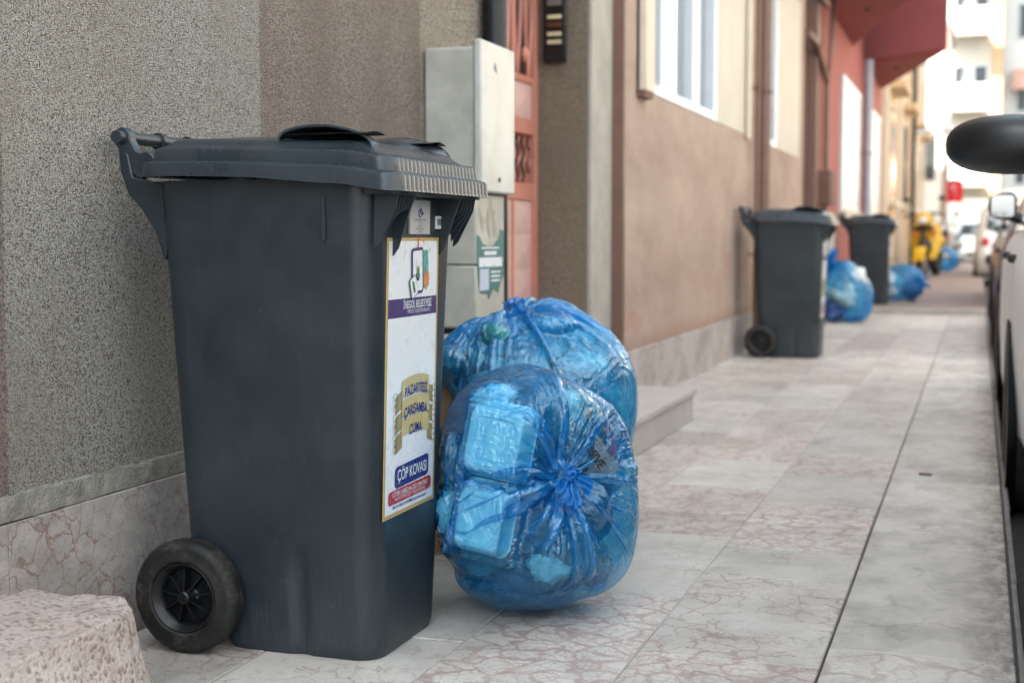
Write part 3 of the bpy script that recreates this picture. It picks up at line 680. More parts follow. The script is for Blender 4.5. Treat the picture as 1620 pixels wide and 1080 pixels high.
# ------------------------------------------------------------------ concrete lump at lower left
def lump():
    b = B()
    def fn(u, v):
        a = u * 2 * math.pi; p = v
        ca, sa = math.cos(a), math.sin(a); e = .32
        sx = math.copysign(abs(ca) ** e, ca); sy = math.copysign(abs(sa) ** e, sa)
        if p < .5: k = p / .5; x, y, z = sx * k, sy * k, 1.0
        else: k = (p - .5) / .5; x, y, z = sx * (1 + .24 * k ** 1.3), sy * (1 + .06 * k), 1 - k
        z -= .10 * max(0, (math.hypot(x, y) - .72)) * (1 if p < .5 else 1)
        # slab spans x -2.05..-1.47 at top
        P = Vector((-1.64 + x * .262, 1.70 + y * .42, z * .180))
        q = noise.fractal(P * 9, 1.0, 2.2, 5) * .010 + noise.noise(P * 45) * .0018
        d = Vector((sx * (0 if p < .45 else 1), sy * (0 if p < .45 else 1), 1 if p < .55 else .0))
        return P + d * q * (1 if z > .02 else .2)
    b.grid(fn, 220, 110, cu=True)
    return b
lp = tag(lump().build('concrete_block', M['rock'], smooth=179), 'rough porous pinkish concrete block in the near left corner', 'block')

# ------------------------------------------------------------------ wheelie bin
def make_bin(label, group, detail=True):
    OX, OY = -1.29, 2.575
    root = thing('garbage_bin', label, 'garbage bin', (OX, OY, 0), group)
    # body: rounded rectangle loft, front nearly plumb, back cut away at the wheels
    lev = []
    zs = [0, .006, .02, .05, .10, .14, .18, .23, .3, .4, .5, .6, .7, .8, .86, .895, .93]
    for z in zs:
        t = z / .9
        xf = -1.083 + .023 * t; xb = -1.497 - .030 * t; hy = .160 + .058 * min(1, t)
        if z < .19: xb += .068 * (1 - sstep(.04, .19, z))
        r = .050; ins = .006 * max(0, 1 - z / .012)
        lev.append((z, (xf + xb) / 2, (xf - xb) / 2 - ins, hy - ins, r))
    nseg = 10
    b = B()
    ring0 = rrect(1, 1, .2, nseg)
    def sec(z, cx_, hx, hy, r):
        # dense points on the sides so that the recess can be pressed in
        out = []
        cor = rrect(hx, hy, r, nseg)
        n = len(cor)
        for i in range(n):
            p, q = cor[i], cor[(i + 1) % n]; out.append(p)
            if math.dist(p, q) > .08:
                m = 40
                for k in range(1, m): out.append((p[0] + (q[0] - p[0]) * k / m, p[1] + (q[1] - p[1]) * k / m))
        res = []
        for x, y in out:
            X, Y = cx_ + x, OY + y
            if abs(y) > hy - 1e-4:      # groove pressed into both flanks, low down
                gx = -1.245; d = abs(X - gx); wdt = .026
                dep = .0065 * (1 - sstep(wdt * .2, wdt, d)) * (1 - sstep(.12, .24, z))
                Y -= math.copysign(dep, y)
            res.append((X, Y, z))
        return res
    zz = []
    for i in range(60): zz.append(.93 * (i / 59) ** 1.15)
    rings = []
    for z in [0, .003, .008] + zz[2:]:
        j = max(k for k in range(len(lev)) if lev[k][0] <= z + 1e-9); j2 = min(j + 1, len(lev) - 1)
        a, c = lev[j], lev[j2]; f = 0 if j == j2 else (z - a[0]) / (c[0] - a[0])
        rings.append(sec(z, *[a[m] * (1 - f) + c[m] * f for m in range(1, 5)]))
    n = len(rings[0]); vs = [p for r_ in rings for p in r_]
    fs = [(i * n + k, i * n + (k + 1) % n, (i + 1) * n + (k + 1) % n, (i + 1) * n + k) for i in range(len(rings) - 1) for k in range(n)] + [tuple(range(n))[::-1]]
    b.add(vs, fs)
    body = b.build('body', M['bin'], root, smooth=50)
    # rim comb under the lid, at the front, plus flank rib
    g = B()
    for k in range(12):
        yy = OY - .205 + k * .0135 if k < 6 else OY + .205 - (k - 6) * .0135
        g.prism([(-1.0640, .80 + .012 * (k % 6)), (-1.052, .80 + .012 * (k % 6) + .01), (-1.018, .875), (-1.012, .905), (-1.0615, .905)], 1, yy - .0014, yy + .0014)
    for sy in (-1, 1):
        g.prism([(-1.0635, .782), (-1.05, .80), (-1.03, .86), (-1.012, .905), (-1.0615, .905)], 1, OY + sy * .122 - .003, OY + sy * .122 + .003)
        g.box(-1.163, -1.156, *sorted((OY + sy * .214, OY + sy * .2225)), .815, .90)
    g.box(-1.07, -1.014, OY - .235, OY + .235, .900, .912)
    g.build('rim_rib', M['bin'], root, smooth=0, bevel=.0008)
    # lid
    X0, X1, HY = -1.535, -1.0, .25
    cxl, hxl = (X0 + X1) / 2, (X1 - X0) / 2
    l = B()
    def zrim(X): return .985 - .012 * sstep(-1.5, -1.0, X) - .012 * sstep(-1.12, -1.0, X)
    outl = rrect(hxl, HY, .035, 8); dense = []
    for i in range(len(outl)):
        p, q = outl[i], outl[(i + 1) % len(outl)]; dense.append(p)
        L_ = math.dist(p, q)
        if L_ > .05:
            m = 300 if (abs(p[0] - hxl) < 1e-3 and abs(q[0] - hxl) < 1e-3) else 60
            for k in range(1, m): dense.append((p[0] + (q[0] - p[0]) * k / m, p[1] + (q[1] - p[1]) * k / m))
    def lid_ring(scale_in, zf, flute=0, key=None):
        out = []
        for x, y in dense:
            k = scale_in; xx = x * (1 - k / hxl); yy = y * (1 - k / HY); X = cxl + xx
            fr_ = sstep(.30, .5, (xx / hxl + 1) / 2 * 1.0) if False else 0
            if flute and x > hxl - .002 and abs(y) < HY - .03:
                ph = abs(math.sin(y / .0205 * math.pi)); X -= flute * (1 - ph ** .45)
            out.append((X, OY + yy, zf(X, yy)))
        return out
    front = lambda X: sstep(-1.33, -1.09, X)
    rgs = [lid_ring(.008, lambda X, y: zrim(X) - .045 - .008 * front(X)),
           lid_ring(-.008, lambda X, y: zrim(X) - .048 - .008 * front(X)),
           lid_ring(-.007, lambda X, y: zrim(X) - .044 - .007 * front(X), .004),
           lid_ring(-.006, lambda X, y: zrim(X) - .025 - .004 * front(X), .004),
           lid_ring(-.003, lambda X, y: zrim(X) - .020 - .004 * front(X), .002),
           lid_ring(.010, lambda X, y: zrim(X) - .017 - .003 * front(X), 0),
           lid_ring(.0105, lambda X, y: zrim(X) - .013 - .003 * front(X), .004),
           lid_ring(.012, lambda X, y: zrim(X) + .002, .004),
           lid_ring(.017, lambda X, y: zrim(X) + .007, 0)]
    def topz(X, y):
        zr = zrim(X) + .007
        ex = min(X - (X0 + .02), (X1 - .045) - X); ey = HY - .03 - abs(y)
        e = min(ex, ey * 1.0)
        crown = .020 * sstep(.0, .035, e) + .012 * sstep(.03, .17, e)
        return zr + crown
    for k in (.022, .028, .034, .040, .046, .052, .060, .070, .085, .105, .13, .16, .19, .22, .245):
        rgs.append(lid_ring(k, topz))
    n = len(dense); vs = [p for r_ in rgs for p in r_]
    fs = [(i * n + k, i * n + (k + 1) % n, (i + 1) * n + (k + 1) % n, (i + 1) * n + k) for i in range(len(rgs) - 1) for k in range(n)] + [tuple(range((len(rgs) - 1) * n, len(rgs) * n))]
    l.add(vs, fs)
    lid = l.build('lid', M['bin_lid'], root, smooth=60)
    # hooded grips on the lid: thin shells open outwards
    for sy in (-1, 1):
        h = B(); yc = OY + sy * .145
        def hood(u, v, off=0.):
            a = u * 2 - 1; x = -1.165 + .098 * a
            prof = max(0, 1 - abs(a) ** 2.6) ** .55
            arc = v * math.pi * .5
            yy = yc + sy * (-.085 * math.cos(arc) * (.3 + .7 * prof) + .055 - .012 * prof)
            zz_ = topz(x, .1) - .006 + (.025 * prof + off) * math.sin(arc) ** .8
            return (x, yy, zz_)
        h.grid(lambda u, v: hood(u, v), 40, 14)
        h.grid(lambda u, v: hood(u, v, -.004), 40, 14)
        ho = h.build('grip_hood', M['bin_lid'], lid, smooth=60)
        B().tube([Vector(hood(u / 30, 1.0)) + Vector((0, sy * .001, -.001)) for u in range(31)], .0032, 8).build('hood_lip', M['bin_lid'], ho)
        # dark scoop under the hood
        B().grid(lambda u, v: (-1.165 + .088 * (u * 2 - 1), yc + sy * (.058 - .085 * v), topz(-1.165, .1) + .0015 + .006 * math.sin(v * 3) ), 12, 8).build('scoop', M['black'], ho)
    # hinge brackets, handle bar
    for sy in (-1, 1):
        yb_ = OY + sy * .178
        hd = [(-1.615 + .020 * math.cos(R(a)), 1.018 + .020 * math.sin(R(a))) for a in range(200, -21, -15)]
        pl_ = hd + [(-1.582, .992), (-1.572, .985), (-1.560, .990), (-1.545, .983), (-1.535, .965), (-1.55, .945), (-1.575, .935), (-1.592, .945)]
        lug = B().prism([(x, z) for x, z in pl_], 1, yb_ - .011 * 1, yb_ + .011).build('hinge_lug', M['bin_lid'], lid, smooth=40, bevel=.003)
        B().lathe([(0, -.004 * 1), (.0125, -.004), (.0135, 0), (.0135, .03), (0, .03)], (-1.615, yb_ + sy * .012 - .013, 1.018), 'y', 24).build('hinge_pin', M['bin'], lug)
        fl_ = [(-1.622, .995), (-1.600, .985), (-1.59, .94), (-1.545, .93), (-1.50, .93), (-1.505, .82), (-1.520, .775), (-1.540, .83), (-1.568, .872), (-1.600, .905), (-1.618, .95)]
        B().prism(fl_, 1, yb_ - .009 + sy * .004, yb_ + .009 + sy * .004).build('back_bracket', M['bin'], root, smooth=40, bevel=.003)
    B().box(-1.585, -1.50, OY - .17, OY + .17, .895, .925).build('back_rim', M['bin'], root, bevel=.006)
    B().tube([(-1.615, OY - .17, 1.018), (-1.615, OY + .17, 1.018)], .0125, 20).lathe([(.0125, -.006), (.0175, -.005), (.0175, .005), (.0125, .006)], (-1.615, OY - .055, 1.018), 'y', 24).lathe([(.0125, -.006), (.0175, -.005), (.0175, .005), (.0125, .006)], (-1.615, OY + .055, 1.018), 'y', 24).build('handle_bar', M['bin'], root)
    # wheels and axle
    RW = .1135
    for sy in (-1, 1):
        yo = OY + sy * .232          # outer face
        c = (-1.470, 0, RW)
        # profile (r, depth inwards): outer sidewall -> tread -> inner sidewall
        pr_ = [(.060, .0035), (.062, .0005), (.066, .0), (.070, .0025), (.082, .0015), (.090, .004), (.0945, .010), (.0965, .018), (.0965, .030), (.0955, .033), (.0965, .036), (.0945, .046), (.088, .052), (.06, .052), (.055, .03), (.060, .0035)]
        wy = lambda d: yo - sy * d
        ty = B().lathe([(r_ * 1.176, wy(d)) for r_, d in pr_], (c[0], 0, RW), 'y', 72)
        wt_ = ty.build('wheel', M['black_rubber'], root, smooth=50)
        rim = B().lathe([(r_ * 1.176, wy(d)) for r_, d in [(.0595, .004), (.058, .002), (.055, .004), (.050, .016), (.046, .020), (.046, .034), (.0, .034)]], (c[0], 0, RW), 'y', 48)
        rim.build('rim', M['black'], wt_, smooth=50)
        sp = B()
        for k in range(9):
            a = R(40 * k + 12); ca, sa = math.cos(a), math.sin(a)
            q = [(.010, .008), (.055, .016), (.055, .033), (.010, .033)]
            px_, pz_ = -sa * .0013, ca * .0013
            vs = []
            for s2 in (-1, 1):
                for r_, d in q: vs.append((c[0] + ca * r_ + s2 * px_, wy(d), RW + sa * r_ + s2 * pz_))
            sp.add(vs, [(0, 1, 2, 3), (7, 6, 5, 4), (0, 4, 5, 1), (1, 5, 6, 2), (2, 6, 7, 3), (3, 7, 4, 0)])
        sp.lathe([(0, wy(.002)), (.010, wy(.002)), (.013, wy(.005)), (.013, wy(.034))], (c[0], 0, RW), 'y', 24)
        sp.build('spokes', M['black'], wt_, smooth=40)
    B().tube([(-1.462, OY - .20, RW), (-1.462, OY + .20, RW)], .011, 14).build('axle', M['grey_metal'], root)
    # --- stickers on the front
    P0 = Vector((-1.076, 2.426, .275)); P1 = Vector((-1.062, 2.426, .82)); Vd = (P1 - P0); LH = Vd.length; Vn = Vd.normalized(); Nn = Vector((Vn.z, 0, -Vn.x)); LW = .264
    def lab(u, v, d=0):       # u to the right (+Y), v from the TOP, 0..1
        return P0 + Vector((0, u * LW, 0)) + Vn * (LH * (1 - v)) + Nn * (.0009 + d)
    def quad(u0, u1, v0, v1, d): return [lab(u0, v0, d), lab(u1, v0, d), lab(u1, v1, d), lab(u0, v1, d)]
    D = .0005
    plate = B(); q0 = quad(0, 1, 0, 1, -.0008); q1 = quad(0, 1, 0, 1, 0)
    plate.add(q0 + q1, [(4, 7, 6, 5), (0, 4, 5, 1), (1, 5, 6, 2), (2, 6, 7, 3), (3, 7, 4, 0)])
    stk = plate.build('label_sticker', M['gold'], root, smooth=0)
    B().add(quad(.03, .965, .012, .985, D), [(0, 3, 2, 1)]).build('white_ground', M['white_vinyl'], stk, smooth=0)
    B().add(quad(.03, .965, .217, .284, 2 * D), [(0, 3, 2, 1)]).build('purple_band', M['purple'], stk, smooth=0)
    def lt_(body, size, uc, vc, mat, off=.0, sx=1., curve=None, d=3 * D, rot=0., nm='lettering'):
        cr_, sr_ = math.cos(rot), math.sin(rot)
        f = lambda u, w_: lab(uc + (u * cr_ - w_ * sr_) / LW, vc - (w_ * cr_ + u * sr_) / LH, d)
        text_mesh(body, size, off, sx, mat, nm, stk, f, 'CENTER', curve)
    lt_('İNEGÖL BELEDİYESİ', .0215, .58, .242, M['white_vinyl'], .0002, .74)
    lt_('TEMİZLİK İŞLERİ MÜDÜRLÜĞÜ', .0098, .60, .267, M['white_vinyl'], 0, .82)
    def polyp(pts, mat, nm, d): B().add([lab(u, v, d) for u, v in pts], [tuple(range(len(pts)))[::-1]]).build(nm, mat, stk, smooth=0)
    def rr(cu, cv, hu, hv, r, rot=0):
        out = []
        for x, y in rrect(hu, hv, r, 4):
            c_, s_2 = math.cos(rot), math.sin(rot); X_, Y_ = x * c_ - y * s_2, x * s_2 + y * c_
            out.append((cu + X_ / LW, cv - Y_ / LH))
        return out
    # emblem group: tilted cards
    polyp(rr(.615, .052, .016, .026, .004, R(-8)), M['orange_print'], 'emblem_card', 3 * D); polyp(rr(.618, .052, .0125, .022, .003, R(-8)), M['white_vinyl'], 'emblem_card', 4 * D)
    polyp(rr(.715, .115, .018, .038, .008, R(6)), M['teal_print'], 'emblem_card', 3 * D)
    polyp([(.70, .135), (.765, .115), (.80, .15), (.745, .195), (.685, .165)], M['orange_print'], 'emblem_card', 4 * D)
    polyp(rr(.555, .120, .030, .046, .009, R(3)), M['purple'], 'emblem_card', 5 * D); polyp(rr(.555, .120, .0245, .040, .006, R(3)), M['white_vinyl'], 'emblem_card', 6 * D)
    polyp(rr(.475, .178, .0165, .021, .005, R(22)), M['outline'], 'emblem_card', 7 * D); polyp(rr(.475, .178, .0145, .019, .004, R(22)), M['white_vinyl'], 'emblem_card', 8 * D)
    for k in range(3): polyp(rr(.462 + .014 * k, .179, .0012, .012, .0005, R(22)), M['green_print'], 'emblem_stroke', 9 * D)
    polyp([(.555 + .040 * math.cos(R(a)) * 1.0, .132 + .026 * math.sin(R(a))) for a in range(0, 181, 15)] + [(.555 + .027 * math.cos(R(a)), .130 + .017 * math.sin(R(a))) for a in range(180, -1, -15)], M['purple'], 'emblem_ring', 7 * D)
    polyp(rr(.555, .127, .0062, .010, .002), M['green_print'], 'emblem_mark', 8 * D); polyp([(.53, .120), (.535, .103), (.56, .10), (.58, .108), (.582, .118)], M['yellow_print'], 'emblem_mark', 8 * D); polyp(rr(.52, .098, .0008, .010, .0003), M['teal_print'], 'emblem_mark', 8 * D)
    polyp(rr(.60, .06, .004, .006, .002), M['green_print'], 'emblem_mark', 5 * D)
    # ribbons with the days (curved, downwards at both ends)
    def ribbon(vc, word, sz, k):
        cf = lambda u: .010 * (1 - ((u - .57) / .29) ** 2)
        def top(u): return vc - .030 - cf(u) / LH * 1.0 + (0)
        N = 16; us = [.30 + (.84 - .30) * i / N for i in range(N + 1)]
        for e in (-1, 1):    # folded tails behind
            u0 = .32 if e < 0 else .82; u1 = .20 if e < 0 else .93
            polyp([(u0, vc + .0), (u1, vc + .018), (u1 - e * -.02, vc + .05), (u1, vc + .082), (u0, vc + .062)] if e < 0 else [(u0, vc + .062), (u1, vc + .075), (u1 - .02, vc + .045), (u1, vc + .012), (u0, vc + .0)], simple('ribbon shade print', (.30, .25, .10), .4), 'ribbon_tail', (3 + k * .1) * D)
            for q in range(3):
                cu_ = u1 + e * .012; cv_ = vc + .018 + q * .022
                ell = [(cu_ + .045 * math.cos(R(a)), cv_ + .0125 * math.sin(R(a))) for a in range(0, 360, 24)]
                eli = [(cu_ + .040 * math.cos(R(a)), cv_ + .0108 * math.sin(R(a))) for a in range(0, 360, 24)]
                m_ = len(ell); bb = B().add([lab(u, v, (4 + q * .2) * D) for u, v in ell + eli], [(i, m_ + i, m_ + (i + 1) % m_, (i + 1) % m_) for i in range(m_)]); bb.build('outline_scroll', M['outline'], stk, smooth=0)
        pts = [(u, top(u)) for u in us] + [(u, top(u) + .060) for u in us[::-1]]
        n2 = N + 1
        B().add([lab(u, v, 5 * D) for u, v in pts], [(i, 2 * n2 - 1 - i, 2 * n2 - 2 - i, i + 1) for i in range(N)]).build('ribbon', M['ribbon'], stk, smooth=0)
        lt_(word, sz, .57, vc + .012, M['navy'], .0007, .84, lambda x: cf(.57 + x / LW) - .006, 6 * D)
    ribbon(.548, 'PAZARTESİ', .0275, 0); ribbon(.622, 'ÇARŞAMBA', .0275, 1); ribbon(.694, 'CUMA', .0275, 2)
    polyp([(.20, .832), (.23, .822), (.83, .812), (.86, .822), (.86, .882), (.83, .893), (.23, .900), (.20, .888)], M['navy'], 'purple_box', 3 * D)
    lt_('ÇÖP KOVASI', .0315, .53, .857, M['white_vinyl'], .0004, .84, d=4 * D)
    polyp(rr(.50, .927, .110, .0135, .010, R(.6)), M['red_print'], 'red_box', 3 * D)
    lt_('LÜTFEN YANICI MADDE ATMAYINIZ', .0138, .50, .9195, M['white_vinyl'], .0001, .80, d=4 * D)
    lt_('HASSASİYETİNİZ İÇİN TEŞEKKÜR EDERİZ', .0098, .50, .938, M['white_vinyl'], 0, .84, d=4 * D)
    lt_('■ ALO 153   ■ 0 530 157 00 00  ●●●●  /inegolbld  ■ www.inegol.bel.tr', .0075, .50, .966, M['navy'], .0002, .74, d=3 * D)
    # metal data plate and barcode tag
    def small(y0, y1, z0, z1, nm, mt, tilt=0):
        xa = lambda z: -1.083 + .0256 * z + .003
        return B().add([(xa(z0) - .0025, y0, z0), (xa(z0) - .0025, y1, z0), (xa(z1) - .0025, y1, z1), (xa(z1) - .0025, y0, z1), (xa(z0) + .001, y0, z0), (xa(z0) + .001, y1, z0), (xa(z1) + .001, y1, z1), (xa(z1) + .001, y0, z1)],
                       [(0, 3, 2, 1), (4, 5, 6, 7), (0, 1, 5, 4), (1, 2, 6, 5), (2, 3, 7, 6), (3, 0, 4, 7)]).build(nm, mt, root, smooth=0)
    dp_ = small(2.528, 2.632, .827, .894, 'data_plate', simple('aluminium plate', (.48, .49, .50), .45, .2, var=.05))
    fpl = lambda y, z, d=0: Vector((-1.083 + .0256 * z + .0045 + d, y, z))
    for k, (tx, sz, zz_) in enumerate((('PLASTİK ÇÖP KONTEYNERİ', .0052, .855), ('120 LT', .0052, .849), ('EN 840', .0052, .843), ('İMALAT YILI 2020', .0056, .8375), ('T.C. İNEGÖL', .0048, .832))):
        text_mesh(tx, sz, 0, 1., M['outline'], 'lettering', dp_, lambda u, w_, zz_=zz_: fpl(2.58 + u, zz_ + w_))
    em_ = B(); em_.tube([fpl(2.58 + .010 * math.cos(a * .5), .868 + .007 * math.sin(a * .5), 0) for a in range(11)], .0012, 6).tube([fpl(2.588 + .008 * math.cos(a * .5 + 2), .871 + .006 * math.sin(a * .5 + 2), 0) for a in range(9)], .001, 6)
    for k in range(3): em_.box(-1.0575, -1.0565, 2.574 + k * .005, 2.577 + k * .005, .876, .888)
    em_.build('emblem', M['navy'], dp_)
    bc = small(2.668, 2.712, .838, .864, 'barcode_tag', M['white_vinyl'])
    bb = B(); rnd = random.Random(4); y = 2.673
    while y < 2.705:
        wd = rnd.choice((.0008, .0014, .002)); p = [fpl(y, .845), fpl(y + wd, .845), fpl(y + wd, .86), fpl(y, .86)]; bb.add(p, [(0, 1, 2, 3)]); y += wd + rnd.choice((.0008, .0014))
    bb.build('barcode', M['outline'], bc, smooth=0)
    return root
BG = 'grey wheeled garbage bins along the wall'
bin1 = make_bin('large nearest dark grey wheeled bin with gold framed white sticker', BG)
for (x, y, z, lb) in ((-1.225, 9.76, 0, 'middle dark grey wheeled bin against the pink wall near the brown pipe'), (-1.185, 16.55, .06, 'farthest dark grey wheeled bin standing on brick paving by the red house')):
    c = copy_tree(bin1); c.location = (x, y, z); c['label'] = lb

# ------------------------------------------------------------------ bags
def unit(v): return v / np.linalg.norm(v)
def blob(center, radii, axis, seed, nplane=20, extra=()):
    """radius function of a lumpy convex body made by soft intersection of random planes and the ground"""
    rs = np.random.RandomState(seed)
    N = rs.normal(size=(nplane, 3)); N /= np.linalg.norm(N, axis=1)[:, None]
    rad = np.array(radii)
    dist = np.linalg.norm(N * rad, axis=1) * rs.uniform(.70, .96, nplane)
    gz = np.array([[0, 0, -1.]]); N = np.vstack([N, gz]); dist = np.append(dist, center[2] - .001)
    for n_, d_ in extra: N = np.vstack([N, unit(np.array(n_, float))]); dist = np.append(dist, d_)
    def f(D):
        q = D / rad; base = 1 / np.sqrt((q ** 2).sum(-1))
        dn = D @ N.T; t = np.where(dn > 1e-3, dist / np.maximum(dn, 1e-3), 10.)
        allr = np.concatenate([t, base[..., None] * 1.03], -1)
        p = 18.
        return (np.sum(allr ** -p, -1)) ** (-1 / p)
    return f

def sim_film(center, f, ax, e1, e2, nth, nph, seed, solids, iters, excess=1.07, base=.0):
    """position based relaxation of an inextensible tube of film gathered at a knot, wrapped round a lumpy load"""
    rs = np.random.RandomState(seed)
    th = np.linspace(0, 2 * np.pi, nth, endpoint=False)
    s = np.linspace(0, 1, nph); phi = .05 + (np.pi - .10) * s
    TH, PH = np.meshgrid(th, phi, indexing='ij')
    def dirs(T_, F_): return np.cos(F_)[..., None] * ax + np.sin(F_)[..., None] * (np.cos(T_)[..., None] * e1 + np.sin(T_)[..., None] * e2)
    D = dirs(TH, PH); P = D * (f(D) * 1.02)[..., None]
    # even spacing along each meridian
    seg = np.linalg.norm(np.diff(P, axis=1), axis=-1); Lm = seg.sum(1).mean(); ds = Lm * 1.035 / (nph - 1)
    cum = np.concatenate([np.zeros((nth, 1)), np.cumsum(seg, 1)], 1); cum /= cum[:, -1:]
    for i in range(nth):
        F_ = np.interp(s, cum[i], phi); PH[i] = F_
    D = dirs(TH, PH); P = D * (f(D) * 1.02)[..., None]
    ringlen = np.linalg.norm(np.roll(P, -1, 0) - P, axis=-1).sum(0); C = np.percentile(ringlen, 97) * excess; dc = C / nth
    # the ends cannot hold the whole circumference: let the rest length fall off close to the poles
    rest_c = np.minimum(dc, ringlen / nth * 2.6 + dc * .10)
    # first guess: irregular pleats whose arc length uses up the surplus
    surplus = np.sqrt(np.maximum((rest_c * nth / ringlen) ** 2 - 1, 0)) * np.sqrt(2)
    prof = np.zeros_like(TH)
    sj = s[None, :]
    for k in range(26):
        n_ = rs.randint(9, 46); ph0 = rs.uniform(0, 6.28); c0 = rs.uniform(0, 2 * np.pi); wd = rs.uniform(.35, 1.1)
        loc_ = np.exp(-(np.angle(np.exp(1j * (TH - c0))) / wd) ** 2)
        prof += loc_ * np.sin(n_ * TH + ph0 + rs.uniform(-7, 7) * sj + .6 * np.sin(5 * TH + k)) / n_
    prof -= prof.min(0); rho = ringlen / (2 * np.pi)
    P += D * (prof * (surplus * rho)[None, :] * .8)[..., None]
    P += rs.normal(0, .0012, P.shape)
    # the throat of the knot
    pin0 = P[:, 0].mean(0) - ax * .02; pinN = P[:, -1].mean(0)
    def pins(P):
        for j in range(3):
            r_ = .009 + .006 * j; P[:, j] = pin0 + ax * (-.004 * j) + r_ * (np.cos(th)[:, None] * e1 + np.sin(th)[:, None] * e2)
        P[:, -1] = pinN + .02 * (np.cos(th)[:, None] * e1 + np.sin(th)[:, None] * e2)
    pins(P); onbox = np.zeros(P.shape[:2], bool)
    kd = np.hypot(ds, dc)
    def pair(A, Bv, rest, ks, kc):
        d = Bv - A; L = np.sqrt((d * d).sum(-1)) + 1e-9; e = (L - rest) / L; e = np.where(e > 0, e * ks, e * kc) * .5
        c = d * e[..., None]; return c
    for it in range(iters):
        fr = it / iters
        # gentle suction towards the load
        P -= D * (.0007 if fr < .7 else .0003)
        for par in (0, 1):
            A = P[par::2][: nth // 2]; Bv = np.roll(P, -1, 0)[par::2][: nth // 2]
            c = pair(A, Bv, rest_c[None, :], 1., .75)
            P[par::2] += c; idx = (np.arange(par, nth, 2) + 1) % nth; P[idx] -= c
            A = P[:, par:-1:2]; Bv = P[:, par + 1::2][:, :A.shape[1]]; A = A[:, :Bv.shape[1]]
            c = pair(A, Bv, ds, 1., .35); P[:, par:-1:2][:, :c.shape[1]] += c; P[:, par + 1::2][:, :c.shape[1]] -= c
        # shear (Jacobi)
        acc = np.zeros_like(P)
        Q = np.roll(P, -1, 0); rd = np.hypot(ds, rest_c[None, 1:])
        c = pair(P[:, :-1], Q[:, 1:], rd, .6, .25); acc[:, :-1] += c; t = np.zeros_like(P); t[:, 1:] = c; acc -= np.roll(t, 1, 0)
        c = pair(P[:, 1:], Q[:, :-1], rd, .6, .25); acc[:, 1:] += c; t = np.zeros_like(P); t[:, :-1] = c; acc -= np.roll(t, 1, 0)
        # bending
        for k_, st_ in ((2, .30), (4, .16)):
            Q = np.roll(P, -k_, 0); c = pair(P, Q, rest_c[None, :] * k_ * .93, 0., st_); acc += c; acc -= np.roll(c, k_, 0)
            c = pair(P[:, :-k_], P[:, k_:], ds * k_ * .97, 0., st_); acc[:, :-k_] += c; acc[:, k_:] -= c
        P += acc * .5
        if it % 3 == 2:
            lap = (np.roll(P, 1, 0) + np.roll(P, -1, 0)) * .5 - P; lap[:, 1:-1] += (P[:, 2:] + P[:, :-2]) * .5 - P[:, 1:-1]; P[:, 1:-1] += lap[:, 1:-1] * .07
        if fr > .55:
            lap = (np.roll(P, 1, 0) + np.roll(P, -1, 0)) * .25 - P * .5; lap[:, 1:-1] += (P[:, 2:] + P[:, :-2]) * .25 - P[:, 1:-1] * .5; lap *= onbox[..., None]; P[:, 1:-1] += lap[:, 1:-1] * .8
        # load
        r = np.sqrt((P * P).sum(-1)); Dn = P / r[..., None]
        if it % 2 == 0: lim = f(Dn) * .965
        rho_ = np.sqrt(((P - (P @ ax)[..., None] * ax) ** 2).sum(-1)); fw = (P @ ax) > 0
        lim2 = lim - np.where(fw, .055 * np.exp(-(rho_ / .075) ** 2), 0)
        P += Dn * np.maximum(lim2 - r, 0)[..., None]
        W_ = P + center
        for kind, c_, prm in solids:
            q = W_ - np.array(c_)
            if kind == 'ball':
                rr2 = np.array(prm); qq = q / rr2; l = np.sqrt((qq * qq).sum(-1)); m_ = l < 1
                P[m_] += (q[m_] / l[m_][:, None] - q[m_])
            else:
                R3, hb = prm; ql = q @ R3; dd_ = hb - np.abs(ql); m_ = (dd_ > 0).all(-1)
                if m_.any():
                    # push out through the outward face
                    k_ = (R3.T @ 0 if False else None)
                    d3 = ql[m_]; face = 2; d3[:, face] = hb[face]; P[m_] += d3 @ R3.T - q[m_]; onbox |= m_
            W_ = P + center
        low = W_[..., 2] < base + .003; P[..., 2] = np.where(low, base + .003 - center[2], P[..., 2])
        pins(P)
    return P, s, pin0
def make_bag(name, label, center, radii, axis, seed, mat, group, nth=300, nph=160, iters=140, solids=(), excess=1.17, base=0., extra=()):
    center = np.array(center, float); ax = unit(np.array(axis, float))
    h = np.array([0, 0, 1.]) if abs(ax[2]) < .9 else np.array([1., 0, 0])
    e1 = unit(np.cross(h, ax)); e2 = np.cross(ax, e1)
    cc = center - np.array([0, 0, base])
    f = blob(cc, radii, ax, seed, extra=extra)
    P, s, kp = sim_film(center, f, ax, e1, e2, nth, nph, seed, solids, iters, excess, base)
    P = P + center
    root = thing(name, label, 'garbage bag', (center[0], center[1], base), group)
    b = B(); nv = nph
    b.v = [tuple(p) for p in P.reshape(-1, 3)]
    for i in range(nth):
        for j in range(nv - 1):
            a = i * nv + j; c = ((i + 1) % nth) * nv + j; b.f.append((a, c, c + 1, a + 1))
    b.f.append(tuple(i * nv + nv - 1 for i in range(nth)))
    o = b.build('film', mat, root, smooth=180, merge=False)
    uvl = o.data.uv_layers.new(name='UVMap'); vi = np.empty(len(o.data.loops), int); o.data.loops.foreach_get('vertex_index', vi)
    U = (vi // nv) / nth; V = s[vi % nv]; uvd = np.stack([U, V], 1)
    fidx = np.arange(len(vi)) // 4; seam = (fidx >= (nth - 1) * (nv - 1)) & (vi // nv == 0); uvd[seam, 0] = 1.0
    uvl.data.foreach_set('uv', uvd.astype(np.float32).reshape(-1))
    return root, kp + center, ax, (e1, e2)
